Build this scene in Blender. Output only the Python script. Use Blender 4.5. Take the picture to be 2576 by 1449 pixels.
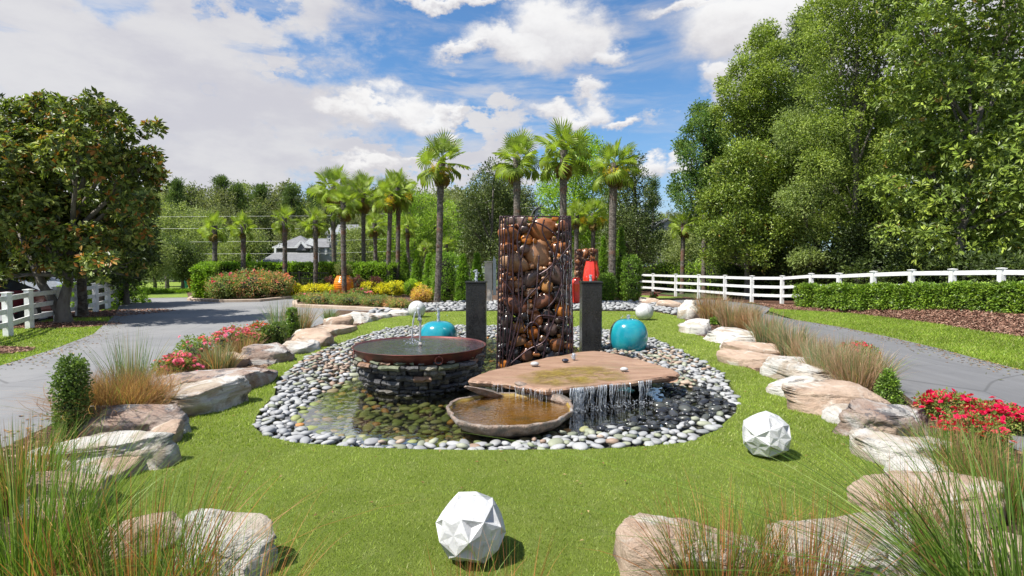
import bpy, math, random
import numpy as np
from mathutils import Vector, Matrix
from mathutils.geometry import tessellate_polygon

for o in list(bpy.data.objects): bpy.data.objects.remove(o)
SC = bpy.context.scene
COL = SC.collection
PI = math.pi
R = math.radians

# ------------------------------------------------------------------ camera
PW, PH, FP = 2576.0, 1449.0, 1350.0          # measuring grid of the photograph, focal length in its pixels
CAMZ, PITCH = 1.7, math.atan(54.0/1350.0)
cam = bpy.data.cameras.new('camera'); camo = bpy.data.objects.new('camera', cam); COL.objects.link(camo)
camo.location = (0, 0, CAMZ); camo.rotation_euler = (PI/2-PITCH, 0, 0)
cam.sensor_width = 36; cam.lens = 36*FP/PW; cam.clip_end = 3000; cam.clip_start = .05
SC.camera = camo

# ------------------------------------------------------------------ light
SUN_EL, SUN_AZ = R(58), math.atan2(-0.90, -0.44)   # azimuth measured as (x,y) direction towards the sun
sx, sy = -0.90, -0.44
n_ = math.hypot(sx, sy); sx /= n_; sy /= n_
sd = Vector((sx*math.cos(SUN_EL), sy*math.cos(SUN_EL), math.sin(SUN_EL)))
sun = bpy.data.lights.new('sun', 'SUN'); sun.energy = 4.5; sun.angle = R(.5); sun.color = (1, .96, .89)
suno = bpy.data.objects.new('sun', sun); COL.objects.link(suno)
suno.rotation_euler = sd.to_track_quat('Z', 'Y').to_euler(); suno.location = (-20, -10, 30)
SC.view_settings.view_transform = 'Standard'; SC.view_settings.look = 'None'
SC.view_settings.exposure = 0.85; SC.view_settings.gamma = 1
SC.view_settings.use_curve_mapping = False
SC.render.engine = 'CYCLES'
SC.cycles.max_bounces = 6; SC.cycles.transparent_max_bounces = 10
SC.cycles.diffuse_bounces = 3; SC.cycles.glossy_bounces = 3; SC.cycles.transmission_bounces = 3
SC.cycles.caustics_reflective = False; SC.cycles.caustics_refractive = False

# ------------------------------------------------------------------ node helper
class NT:
    def __init__(s, nt): s.nt = nt; s.L = nt.links
    def n(s, t, **kw):
        x = s.nt.nodes.new(t)
        for k, v in kw.items(): setattr(x, k, v)
        return x
    def put(s, sock, v):
        if hasattr(v, 'is_linked') or hasattr(v, 'links'): s.L.new(v, sock)
        elif v is not None: sock.default_value = v
    def math(s, op, a, b=None, c=None, clamp=False):
        x = s.n('ShaderNodeMath', operation=op, use_clamp=clamp)
        s.put(x.inputs[0], a)
        if b is not None: s.put(x.inputs[1], b)
        if c is not None: s.put(x.inputs[2], c)
        return x.outputs[0]
    def vmath(s, op, a, b=None):
        x = s.n('ShaderNodeVectorMath', operation=op)
        s.put(x.inputs[0], a)
        if b is not None: s.put(x.inputs[1], b)
        return x.outputs['Value'] if op in ('LENGTH', 'DOT_PRODUCT') else x.outputs[0]
    def mix(s, f, a, b):
        x = s.n('ShaderNodeMix', data_type='RGBA')
        s.put(x.inputs[0], f)
        for i, v in ((6, a), (7, b)):
            if isinstance(v, tuple): v = (*v[:3], 1)
            s.put(x.inputs[i], v)
        return x.outputs[2]
    def mul(s, a, b):
        x = s.n('ShaderNodeMix', data_type='RGBA', blend_type='MULTIPLY'); x.inputs[0].default_value = 1
        for i, v in ((6, a), (7, b)):
            if isinstance(v, tuple): v = (*v[:3], 1)
            s.put(x.inputs[i], v)
        return x.outputs[2]
    def noise(s, vec, scale, detail=4, rough=.55, dist=0):
        x = s.n('ShaderNodeTexNoise'); x.inputs['Scale'].default_value = scale
        x.inputs['Detail'].default_value = detail; x.inputs['Roughness'].default_value = rough
        x.inputs['Distortion'].default_value = dist
        if vec is not None: s.L.new(vec, x.inputs['Vector'])
        return x.outputs['Fac']
    def ramp(s, v, a, b, lo=0., hi=1., smooth=True):
        x = s.n('ShaderNodeMapRange'); x.interpolation_type = 'SMOOTHSTEP' if smooth else 'LINEAR'
        s.put(x.inputs[0], v)
        for i, q in enumerate((a, b, lo, hi)): x.inputs[i+1].default_value = q
        return x.outputs[0]
    def mapping(s, vec, scale=(1, 1, 1), rot=(0, 0, 0), loc=(0, 0, 0)):
        x = s.n('ShaderNodeMapping'); s.L.new(vec, x.inputs[0])
        x.inputs['Scale'].default_value = scale; x.inputs['Rotation'].default_value = rot; x.inputs['Location'].default_value = loc
        return x.outputs[0]

# ------------------------------------------------------------------ sky: Nishita blue with broken cloud
def pix_dir(u, v):
    x = (u-PW/2)/FP; y = (PH/2-v)/FP
    d = np.array([x, math.cos(PITCH)+y*math.sin(PITCH), -math.sin(PITCH)+y*math.cos(PITCH)])
    return d/np.linalg.norm(d)
world = bpy.data.worlds.new('World'); SC.world = world; world.use_nodes = True
wt = world.node_tree; wt.nodes.clear(); w = NT(wt)
out = w.n('ShaderNodeOutputWorld'); bg = w.n('ShaderNodeBackground'); bg.inputs[1].default_value = .1
sky = w.n('ShaderNodeTexSky'); sky.sky_type = 'NISHITA'; sky.sun_disc = False
sky.sun_elevation = SUN_EL; sky.sun_rotation = math.atan2(sx, sy); sky.air_density = 1.15; sky.dust_density = .6; sky.ozone_density = 2.2
gen = w.n('ShaderNodeTexCoord').outputs['Generated']
sep = w.n('ShaderNodeSeparateXYZ'); w.L.new(gen, sep.inputs[0])
# coordinates on a flat cloud deck: direction / height, so cloud shapes shrink to the horizon
hz_ = w.math('MAXIMUM', w.math('ADD', sep.outputs[2], .22), .05)
deck = w.n('ShaderNodeCombineXYZ')
w.L.new(w.math('DIVIDE', sep.outputs[0], hz_), deck.inputs[0]); w.L.new(w.math('DIVIDE', sep.outputs[1], hz_), deck.inputs[1])
deck = deck.outputs[0]
nz1 = w.noise(w.mapping(gen, (3, 3, 7)), 1.5, 8, .6)
nzc = w.n('ShaderNodeTexNoise'); nzc.inputs['Scale'].default_value = 7; nzc.inputs['Detail'].default_value = 7; nzc.inputs['Roughness'].default_value = .62; w.L.new(w.mapping(gen, (1, 1, 1.7)), nzc.inputs['Vector'])
wob = w.vmath('SCALE', w.vmath('SUBTRACT', nzc.outputs['Color'], (.5, .5, .5)))
wob.node.inputs['Scale'].default_value = .16
dirw = w.vmath('ADD', gen, wob)
wob2 = w.vmath('SCALE', w.vmath('SUBTRACT', nzc.outputs['Color'], (.5, .5, .5))); wob2.node.inputs['Scale'].default_value = .55
dirw2 = w.vmath('ADD', gen, wob2)
def blob(u, v, ru, rv, src=None, hard=.45):
    """soft elliptical cloud cell about one direction of the sky, sizes in measuring-grid pixels"""
    c = pix_dir(u, v); up = np.array([0, 0, 1.]); rt = np.cross(c, up); rt /= np.linalg.norm(rt); u2 = np.cross(rt, c)
    k = math.cos(math.atan(math.hypot(u-PW/2, PH/2-v)/FP))**1.5
    d = w.vmath('SUBTRACT', src or dirw, tuple(c))
    a = w.math('MULTIPLY', w.vmath('DOT_PRODUCT', d, tuple(rt)), FP/ru/k)
    b = w.math('MULTIPLY', w.vmath('DOT_PRODUCT', d, tuple(u2)), FP/rv/k)
    q = w.math('MULTIPLY', w.vmath('DOT_PRODUCT', d, tuple(c)), 2.)
    r = w.math('SQRT', w.math('ADD', w.math('ADD', w.math('MULTIPLY', a, a), w.math('MULTIPLY', b, b)), w.math('MULTIPLY', q, q)))
    return w.ramp(r, 1+hard, 1-hard), b
def vmax(xs):
    r = xs[0]
    for x in xs[1:]: r = w.math('MAXIMUM', r, x)
    return r
# cumulus heaps
cum = []; shade = []
for (u, v, ru, rv) in [(1290,118,110,42),(1370,75,90,62),(1430,85,95,70),(1505,100,75,62),(1200,128,75,22),(1555,130,40,30),
                       (1005,262,60,48),(1070,285,90,28),(940,268,70,28),(870,285,70,30),(1130,300,40,16),
                       (1480,232,45,22),(1425,290,75,24),(1500,275,45,32),(1570,302,50,15),
                       (1110,335,42,15),(930,415,75,20),(1040,405,50,14),(1640,422,50,22),(1720,410,40,14),
                       (1860,60,150,95),(1960,20,160,90),(2100,60,140,90),(1830,200,70,40),(1760,5,110,22),(1190,8,260,18)]:
    m, b = blob(u, v, ru, rv)
    cum.append(m); shade.append(w.math('MULTIPLY', m, w.ramp(b, -1.0, .5)))
cumm = vmax(cum); shd = vmax(shade)
# overcast sheet over the left of the sky and wisps elsewhere
sheet = vmax([blob(u, v, ru, rv, dirw2, .45)[0] for (u, v, ru, rv) in
     [(250,150,620,330),(650,60,300,120),(650,350,320,200),(300,430,500,130),(860,420,230,70),(-700,200,900,900),(1000,430,330,50),(1180,420,250,60),(760,190,60,60),
      (1900,300,220,60),(2400,100,500,400)]])
wn = w.noise(w.mapping(gen, (2.2, 2.2, 10), (0, .12, 0)), 2.2, 7, .6, .4)
wisp = w.math('MULTIPLY', w.ramp(wn, .42, .72), w.ramp(sep.outputs[0], .34, .16, .15, 1.))
far = w.noise(w.mapping(gen, (1, 1, 3), (0, 0, 0), (3, 7, 1)), 2.4, 7, .6)
elsew = w.math('MULTIPLY', w.ramp(far, .44, .6), w.ramp(sep.outputs[1], .35, -.1))   # the same broken cloud goes on behind the camera
holes = w.ramp(w.noise(w.mapping(gen, (1.5, 1.5, 9)), 2.6, 6, .55), .62, .74)
sheet = w.math('MULTIPLY', sheet, w.math('SUBTRACT', 1., w.math('MULTIPLY', holes, .6)))
thin = w.math('MAXIMUM', w.math('MULTIPLY', sheet, .93), w.math('MAXIMUM', w.math('MULTIPLY', wisp, .7), elsew))
hazeb = w.ramp(sep.outputs[2], .30, .0, 0., .4)
base = w.mix(hazeb, w.mul(sky.outputs[0], (.48, .70, .88)), (3.3, 3.7, 4.5))
nzs = w.noise(w.mapping(gen, (1, 1, 2.5)), 5, 6, .6)
ccol = w.mix(w.ramp(nzs, .35, .65), (3.65, 3.55, 3.75), (4.35, 4.25, 4.25))
c1 = w.mix(thin, base, ccol)
wcol = w.mix(w.math('MULTIPLY', shd, w.ramp(nz1, .3, .6, .5, 1.)), (3.7, 3.6, 3.75), (5.4, 5.35, 5.3))
c2 = w.mix(w.math('MULTIPLY', cumm, .96), c1, wcol)
w.L.new(c2, bg.inputs[0]); w.L.new(bg.outputs[0], out.inputs[0])

# ------------------------------------------------------------------ placing helpers
def ray(u, v):
    x = (u-PW/2)/FP; y = (PH/2-v)/FP
    return np.array([x, math.cos(PITCH)+y*math.sin(PITCH), -math.sin(PITCH)+y*math.cos(PITCH)])
def G(u, v, z=0.):
    d = ray(u, v); t = (z-CAMZ)/d[2]; return (float(d[0]*t), float(d[1]*t))
def D(u, v, Y):
    d = ray(u, v); t = Y/d[1]; return (float(d[0]*t), float(Y), float(CAMZ+d[2]*t))
def gd(v, z=0.): return G(PW/2, v, z)[1]

# ------------------------------------------------------------------ mesh helpers
def mk(name, V, F, mat, parent=None, col=None, smooth=False, loc=None, kind=None):
    """one mesh object. F is one (n,k) array or a list of such arrays / of tuples"""
    V = np.asarray(V, dtype=np.float32).reshape(-1, 3)
    if isinstance(F, np.ndarray): F = [F]
    Fs = []
    for f in F:
        f = np.asarray(f, dtype=np.int32)
        if f.ndim == 1: f = f[None, :]
        if len(f): Fs.append(f)
    me = bpy.data.meshes.new(name)
    me.vertices.add(len(V)); me.vertices.foreach_set('co', V.ravel())
    loops = np.concatenate([f.ravel() for f in Fs]); tot = np.concatenate([np.full(len(f), f.shape[1], np.int32) for f in Fs])
    st = np.concatenate([[0], np.cumsum(tot)[:-1]]).astype(np.int32)
    me.loops.add(len(loops)); me.loops.foreach_set('vertex_index', loops.astype(np.int32))
    me.polygons.add(len(tot)); me.polygons.foreach_set('loop_start', st)
    me.update(calc_edges=True)
    me.polygons.foreach_set('use_smooth', np.full(len(tot), bool(smooth)))
    if col is not None:
        c = np.asarray(col, dtype=np.float32)
        if c.shape[-1] == 3: c = np.concatenate([c, np.ones((len(c), 1), np.float32)], 1)
        a = me.color_attributes.new('Col', 'FLOAT_COLOR', 'POINT'); a.data.foreach_set('color', c.ravel())
    if mat: me.materials.append(mat)
    return link(name, me, parent, loc, kind)
def link(name, me, parent=None, loc=None, kind=None):
    o = bpy.data.objects.new(name, me); COL.objects.link(o)
    if parent: o.parent = parent
    if loc is not None: o.location = loc
    if kind: o['kind'] = kind
    return o
def tag(o, label=None, cat=None, group=None, kind=None):
    if label: o['label'] = label
    if cat: o['category'] = cat
    if group: o['group'] = group
    if kind: o['kind'] = kind
    return o
def thing(name, label, cat, loc=(0, 0, 0), rz=0, group=None):
    o = bpy.data.objects.new(name, None); COL.objects.link(o); o.location = loc; o.rotation_euler = (0, 0, rz)
    o.empty_display_size = .2
    return tag(o, label, cat, group)
def copy_tree(o, parent=None):
    c = o.copy(); COL.objects.link(c)
    if parent: c.parent = parent
    for ch in o.children: copy_tree(ch, c)
    return c

class MB:
    """collects shapes into one mesh"""
    def __init__(s): s.V = []; s.F = []; s.C = []; s.n = 0
    def add(s, V, F, col=None):
        V = np.asarray(V, float).reshape(-1, 3)
        if isinstance(F, np.ndarray): F = [F]
        for f in F:
            f = np.asarray(f, np.int32)
            if f.ndim == 1: f = f[None, :]
            s.F.append(f+s.n)
        s.V.append(V); s.n += len(V)
        if col is not None: s.C.append(np.tile(np.asarray(col, float)[:3], (len(V), 1)) if np.ndim(col) == 1 else np.asarray(col))
        return s
    def box(s, c, d, rz=0, col=None, rx=0):
        x, y, z = np.array(d, float)/2
        V = np.array([(a*x, b*y, e*z) for a in (-1, 1) for b in (-1, 1) for e in (-1, 1)])
        V = V @ np.array(Matrix.Rotation(rz, 3, 'Z') @ Matrix.Rotation(rx, 3, 'X')).T + np.array(c)
        return s.add(V, np.array([(0,1,3,2),(4,6,7,5),(0,4,5,1),(2,3,7,6),(0,2,6,4),(1,5,7,3)]), col)
    def tube(s, pts, r, n=8, col=None, cap=True):
        P = np.asarray(pts, float); m = len(P); r = np.full(m, r) if np.isscalar(r) else np.asarray(r, float)
        T = np.gradient(P, axis=0); T /= np.linalg.norm(T, axis=1)[:, None]+1e-9
        ref = np.array([0, 0, 1.]) if abs(T[0][2]) < .8 else np.array([1., 0, 0])
        V = []
        for i in range(m):
            a = np.cross(T[i], ref); a /= np.linalg.norm(a)+1e-9; b = np.cross(T[i], a)
            ref = np.cross(a, T[i])
            for k in range(n):
                t = 2*PI*k/n; V.append(P[i]+r[i]*(math.cos(t)*a+math.sin(t)*b))
        F = [(i*n+k, i*n+(k+1) % n, (i+1)*n+(k+1) % n, (i+1)*n+k) for i in range(m-1) for k in range(n)]
        s.add(V, np.array(F), col)
        if cap:
            s.F.append(np.array([list(range(n))[::-1]], np.int32)+s.n-m*n); s.F.append(np.array([list(range((m-1)*n, m*n))], np.int32)+s.n-m*n)
        return s
    def lathe(s, prof, n=32, c=(0, 0, 0), col=None, wob=None):
        V = []
        for (r, z) in prof:
            for k in range(n):
                t = 2*PI*k/n; q = r*(wob(t, z) if wob else 1); V.append((c[0]+q*math.cos(t), c[1]+q*math.sin(t), c[2]+z))
        m = len(prof)
        F = [(i*n+k, i*n+(k+1) % n, (i+1)*n+(k+1) % n, (i+1)*n+k) for i in range(m-1) for k in range(n)]
        return s.add(V, np.array(F), col)
    def prism(s, poly, z0, z1, col=None, axis='z', off=0):
        """polygon pushed along an axis; axis 'y' reads the polygon as (x, z)"""
        n = len(poly)
        if axis == 'z': V = [(x, y, z0) for x, y in poly]+[(x, y, z1) for x, y in poly]
        else: V = [(x, z0, y) for x, y in poly]+[(x, z1, y) for x, y in poly]
        tris = tessellate_polygon([[Vector((x, y, 0)) for x, y in poly]])
        F3 = np.array([list(t) for t in tris]+[[i+n for i in t[::-1]] for t in tris])
        F4 = np.array([(i, (i+1) % n, (i+1) % n+n, i+n) for i in range(n)])
        return s.add(V, [F3, F4], col)
    def build(s, name, mat, parent=None, smooth=False, loc=None, kind=None):
        return mk(name, np.concatenate(s.V), s.F, mat, parent, np.concatenate(s.C) if s.C else None, smooth, loc, kind)

_ico = {}
def ico(sub):
    if sub not in _ico:
        import bmesh
        bm = bmesh.new(); bmesh.ops.create_icosphere(bm, subdivisions=sub, radius=1)
        V = np.array([v.co[:] for v in bm.verts]); F = np.array([[v.index for v in f.verts] for f in bm.faces], np.int32); bm.free()
        _ico[sub] = (V, F)
    return _ico[sub]

def hash3(ix, iy, iz, seed):
    h = (ix*374761393+iy*668265263+iz*2147483647+seed*1442695041) & 0xffffffff
    h = ((h ^ (h >> 13))*1274126177) & 0xffffffff
    return ((h ^ (h >> 16)) & 0xffff)/65535.
def vnoise(P, seed=0):
    P = np.asarray(P, float); i = np.floor(P).astype(np.int64); f = P-i; f = f*f*(3-2*f); r = 0
    for dx in (0, 1):
        for dy in (0, 1):
            for dz in (0, 1):
                wgt = (f[:, 0] if dx else 1-f[:, 0])*(f[:, 1] if dy else 1-f[:, 1])*(f[:, 2] if dz else 1-f[:, 2])
                r = r+wgt*hash3(i[:, 0]+dx, i[:, 1]+dy, i[:, 2]+dz, seed)
    return r*2-1
def fbm(P, seed=0, o=4):
    r = 0; a = 1.; P = np.asarray(P, float)
    for k in range(o): r = r+a*vnoise(P, seed+k); P = P*2.03; a *= .5
    return r

def rot_to(n):  # (N,3) normals -> tangent frames
    n = n/np.maximum(np.linalg.norm(n, axis=1), 1e-9)[:, None]
    ref = np.where(np.abs(n[:, 2:3]) < .9, np.array([[0, 0, 1.]]), np.array([[1., 0, 0]]))
    a = np.cross(n, ref); a /= np.linalg.norm(a, axis=1)[:, None]; b = np.cross(n, a)
    return n, a, b
# ------------------------------------------------------------------ materials
def newmat(name):
    m = bpy.data.materials.new(name); m.use_nodes = True; m.node_tree.nodes.clear(); t = NT(m.node_tree)
    o = t.n('ShaderNodeOutputMaterial'); return m, t, o
def princ(t, o, col=None, rough=.6, metal=0, spec=.5, coat=0, normal=None):
    p = t.n('ShaderNodeBsdfPrincipled')
    if isinstance(col, tuple): col = (*col[:3], 1)
    t.put(p.inputs['Base Color'], col); t.put(p.inputs['Roughness'], rough); p.inputs['Metallic'].default_value = metal
    p.inputs['Specular IOR Level'].default_value = spec; p.inputs['Coat Weight'].default_value = coat; p.inputs['Coat Roughness'].default_value = .06
    if normal is not None: t.L.new(normal, p.inputs['Normal'])
    t.L.new(p.outputs[0], o.inputs[0]); return p
def bump(t, h, s=.3, d=.01):
    b = t.n('ShaderNodeBump'); b.inputs['Strength'].default_value = s; b.inputs['Distance'].default_value = d; t.L.new(h, b.inputs['Height']); return b.outputs[0]
def obj_co(t): return t.n('ShaderNodeTexCoord').outputs['Object']
def world_co(t): return t.n('ShaderNodeNewGeometry').outputs['Position']
def attr(t): return t.n('ShaderNodeAttribute', attribute_name='Col').outputs['Color']
def two_tone(name, a, b, scale=3, rough=.8, bs=.3, bscale=40, bd=.01, c=None, cscale=1., metal=0, spec=.5, stretch=(1, 1, 1), wco=True, coat=0, dist=0):
    m, t, o = newmat(name); co = t.mapping(world_co(t) if wco else obj_co(t), stretch)
    f = t.ramp(t.noise(co, scale, 6, .6, dist), .35, .65); col = t.mix(f, a, b)
    if c: col = t.mix(t.ramp(t.noise(co, cscale, 5, .6), .5, .68), col, c)
    n = bump(t, t.noise(co, bscale, 4, .65), bs, bd)
    princ(t, o, col, rough, metal, spec, coat, n); return m
def plain(name, c, rough=.5, metal=0, spec=.5, coat=0):
    m, t, o = newmat(name); v = t.noise(world_co(t), 9, 4, .6)
    princ(t, o, t.mix(t.ramp(v, .3, .7), tuple(x*.86 for x in c), tuple(min(1, x*1.1) for x in c)), rough, metal, spec, coat, bump(t, t.noise(world_co(t), 60, 3), .12, .003)); return m

M = {}
def leafmat(name, rough=.45, trans=.3, spec=.4):
    m, t, o = newmat(name); c = attr(t)
    p = t.n('ShaderNodeBsdfPrincipled'); t.L.new(c, p.inputs['Base Color']); p.inputs['Roughness'].default_value = rough; p.inputs['Specular IOR Level'].default_value = spec
    tr = t.n('ShaderNodeBsdfTranslucent'); t.L.new(t.mul(c, (1.5, 1.6, .7)), tr.inputs[0])
    mx = t.n('ShaderNodeMixShader'); mx.inputs[0].default_value = trans
    t.L.new(p.outputs[0], mx.inputs[1]); t.L.new(tr.outputs[0], mx.inputs[2]); t.L.new(mx.outputs[0], o.inputs[0]); return m
M['leaf'] = leafmat('leaf', .55, .32, .3)
M['gloss_leaf'] = leafmat('glossy_leaf', .42, .22, .4)
M['blade'] = leafmat('grass_blade', .5, .35, .3)
M['petal'] = leafmat('petal', .6, .35, .2)
M['bark'] = two_tone('bark', (.10, .085, .07), (.19, .17, .145), 6, .9, .8, 25, .03, stretch=(1, 1, .3))
M['palm_bark'] = two_tone('palm_bark', (.075, .062, .05), (.20, .175, .15), 9, .95, .9, 30, .04, c=(.17, .08, .045), cscale=1.1, stretch=(1, 1, 1.6))
# asphalt: faded grey, darker wheel tracks on the right drive come from stretched noise
def asphalt():
    m, t, o = newmat('asphalt'); co = world_co(t)
    f = t.ramp(t.noise(co, .35, 5, .6), .3, .7); c = t.mix(f, (.18, .18, .184), (.25, .247, .244))
    s = t.ramp(t.noise(t.mapping(co, (1.6, .12, 1), (0, 0, R(-26))), 1.6, 5, .65), .4, .66)
    sx_ = t.n('ShaderNodeSeparateXYZ'); t.L.new(co, sx_.inputs[0])
    right = t.ramp(sx_.outputs[0], 3.5, 5.0)
    c = t.mix(t.math('MULTIPLY', right, .6), c, (.10, .10, .106))
    c = t.mix(t.math('MULTIPLY', t.math('MULTIPLY', right, s), .6), c, (.19, .19, .195))
    c = t.mix(t.math('MULTIPLY', t.ramp(t.noise(co, 2.5, 5, .7), .54, .68), .3), c, (.10, .10, .105))
    g = t.noise(co, 160, 3, .7); c = t.mix(t.math('MULTIPLY', t.ramp(g, .3, .7), .22), c, (.09, .09, .09))
    v = t.n('ShaderNodeTexVoronoi', feature='DISTANCE_TO_EDGE'); v.inputs['Scale'].default_value = .42
    cr = t.vmath('ADD', co, t.vmath('SCALE', t.n('ShaderNodeTexNoise').outputs['Color'])); t.L.new(cr, v.inputs['Vector'])
    crack = t.math('MULTIPLY', t.ramp(v.outputs[0], .005, .001), .5)
    c = t.mix(crack, c, (.06, .06, .06))
    princ(t, o, c, .88, 0, .3, 0, bump(t, g, .35, .006)); return m
M['asphalt'] = asphalt()
def turf_mat(name, a, b, dry, sc=1.4):
    m, t, o = newmat(name); co = world_co(t)
    c = t.mix(t.ramp(t.noise(co, sc, 6, .62), .35, .65), a, b)
    c = t.mix(t.math('MULTIPLY', t.ramp(t.noise(co, sc*3.1, 6, .7), .5, .75), .6), c, dry)
    g = t.noise(co, 130, 4, .75); c = t.mix(t.math('MULTIPLY', t.ramp(g, .55, .3), .45), c, tuple(x*.35 for x in a))
    princ(t, o, c, .85, 0, .2, 0, bump(t, g, 1., .03)); return m
M['turf'] = turf_mat('turf', (.18, .24, .035), (.23, .29, .05), (.27, .31, .10))
M['verge'] = turf_mat('verge_grass', (.17, .24, .035), (.22, .30, .045), (.27, .28, .09), .8)
M['rough_ground'] = turf_mat('rough_ground', (.06, .09, .03), (.10, .13, .05), (.14, .12, .06), .3)
def mulch(name, a, b, cc):
    m, t, o = newmat(name); co = world_co(t)
    v = t.n('ShaderNodeTexVoronoi'); v.inputs['Scale'].default_value = 28; t.L.new(t.mapping(co, (1, 1, 1), (0, 0, .6)), v.inputs['Vector'])
    c = t.mix(t.ramp(t.noise(co, 55, 5, .8), .35, .65), a, b); c = t.mix(t.ramp(v.outputs['Distance'], .2, .7, 0, .6), cc, c)
    princ(t, o, c, .95, 0, .15, 0, bump(t, t.noise(co, 60, 5, .8), 1., .05)); return m
M['mulch'] = mulch('mulch', (.15, .078, .052), (.27, .145, .10), (.075, .04, .028))
M['soil'] = mulch('soil', (.16, .10, .065), (.26, .17, .115), (.09, .055, .04))
# boulders: tan sandstone with white lichen bleach and dark stain, all fixed to the stone
def rock_mat(name, a, b, white, dark, wh=.5, dk=.62):
    m, t, o = newmat(name); co = world_co(t)
    st = t.mapping(co, (1, 1, 3.2), (R(14), R(8), 0))
    c = t.mix(t.ramp(t.noise(st, 2.6, 8, .65, .6), .32, .68), a, b)
    c = t.mix(t.ramp(t.noise(t.mapping(co, (1, 1, 1.5), (0, 0, 0), (4, 2, 1)), 2.1, 8, .62, .8), wh, wh+.12), c, white)
    c = t.mix(t.math('MULTIPLY', t.ramp(t.noise(t.mapping(co, (1, 1, 1), (0, 0, 0), (9, 5, 3)), 3.4, 9, .72), dk, dk+.07), .8), c, dark)
    c = t.mix(t.math('MULTIPLY', t.ramp(t.noise(st, 26, 6, .75), .55, .72), .45), c, tuple(x*.45 for x in a))
    h = t.math('ADD', t.noise(st, 7, 9, .72), t.math('MULTIPLY', t.noise(co, 60, 4, .7), .35))
    princ(t, o, c, .85, 0, .25, 0, bump(t, h, 1., .06)); return m
M['rock_tan'] = rock_mat('sandstone', (.44, .31, .225), (.60, .46, .35), (.66, .61, .53), (.20, .16, .14), .52, .64)
M['rock_white'] = rock_mat('bleached_stone', (.42, .33, .25), (.56, .49, .40), (.64, .61, .56), (.10, .10, .105), .42, .58)
M['rock_dark'] = rock_mat('weathered_stone', (.33, .22, .17), (.44, .35, .29), (.52, .50, .47), (.10, .10, .11), .48, .53)
def pebble_mat():
    m, t, o = newmat('river_pebble'); c = attr(t); co = world_co(t)
    c = t.mix(t.math('MULTIPLY', t.ramp(t.noise(co, 45, 5, .7), .45, .7), .3), c, t.mul(c, (.55, .55, .55)))
    a = t.n('ShaderNodeAttribute', attribute_name='Col')
    sp = t.n('ShaderNodeSeparateColor'); t.L.new(a.outputs['Color'], sp.inputs[0])
    rough = t.ramp(sp.outputs[1], .05, .13, .12, .65)        # wet dark stones shine
    princ(t, o, c, rough, 0, .5, 0, bump(t, t.noise(co, 90, 3), .15, .004)); return m
M['pebble'] = pebble_mat()
def water_mat(name, tint, rough=.02, sc=9, bs=.25, body=.0, bodycol=(.3, .35, .3), boost=1.6, cap=1.):
    m, t, o = newmat(name); co = world_co(t)
    h = t.math('ADD', t.noise(t.mapping(co, (1, 1.0, 1)), sc, 3, .5, .6), t.math('MULTIPLY', t.noise(co, sc*3.3, 3, .5), .35))
    nb = bump(t, h, bs, .02)
    fr = t.n('ShaderNodeFresnel'); fr.inputs[0].default_value = 1.33; t.L.new(nb, fr.inputs[1])
    tr = t.n('ShaderNodeBsdfTransparent'); tr.inputs[0].default_value = (*tint, 1)
    gl = t.n('ShaderNodeBsdfGlossy'); gl.inputs['Roughness'].default_value = rough; t.L.new(nb, gl.inputs['Normal'])
    under = tr.outputs[0]
    if body:
        df = t.n('ShaderNodeBsdfDiffuse'); df.inputs[0].default_value = (*bodycol, 1); mb = t.n('ShaderNodeMixShader'); mb.inputs[0].default_value = body
        t.L.new(under, mb.inputs[1]); t.L.new(df.outputs[0], mb.inputs[2]); under = mb.outputs[0]
    mx = t.n('ShaderNodeMixShader'); t.L.new(t.math('MINIMUM', t.math('MULTIPLY', fr.outputs[0], boost, clamp=True), cap), mx.inputs[0]); t.L.new(under, mx.inputs[1]); t.L.new(gl.outputs[0], mx.inputs[2])
    t.L.new(mx.outputs[0], o.inputs[0]); return m
M['water'] = water_mat('pond_water', (.84, .88, .68), .02, 7, .16, boost=5, cap=.62)
M['bowl_water'] = water_mat('bowl_water', (.40, .42, .38), .03, 14, .6, boost=2.2)
M['basin_water'] = water_mat('basin_water', (.80, .66, .36), .02, 14, .3, boost=2.4)
M['film'] = water_mat('water_film', (.93, .88, .7), .06, 30, .7, boost=.8)
def algae():
    m, t, o = newmat('wet_algae_film'); co = world_co(t)
    p = t.n('ShaderNodeBsdfPrincipled'); t.L.new(t.mix(t.ramp(t.noise(co, 9, 6, .7), .35, .65), (.22, .15, .02), (.40, .30, .06)), p.inputs['Base Color']); p.inputs['Roughness'].default_value = .28
    t.L.new(bump(t, t.noise(co, 60, 5, .75), .8, .02), p.inputs['Normal']); tr = t.n('ShaderNodeBsdfTransparent'); mx = t.n('ShaderNodeMixShader')
    t.L.new(t.math('MULTIPLY', attr(t), t.ramp(t.noise(co, 5, 7, .72), .38, .60, .1, .8)), mx.inputs[0]); t.L.new(tr.outputs[0], mx.inputs[1]); t.L.new(p.outputs[0], mx.inputs[2]); t.L.new(mx.outputs[0], o.inputs[0]); return m
M['algae'] = algae()
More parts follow.
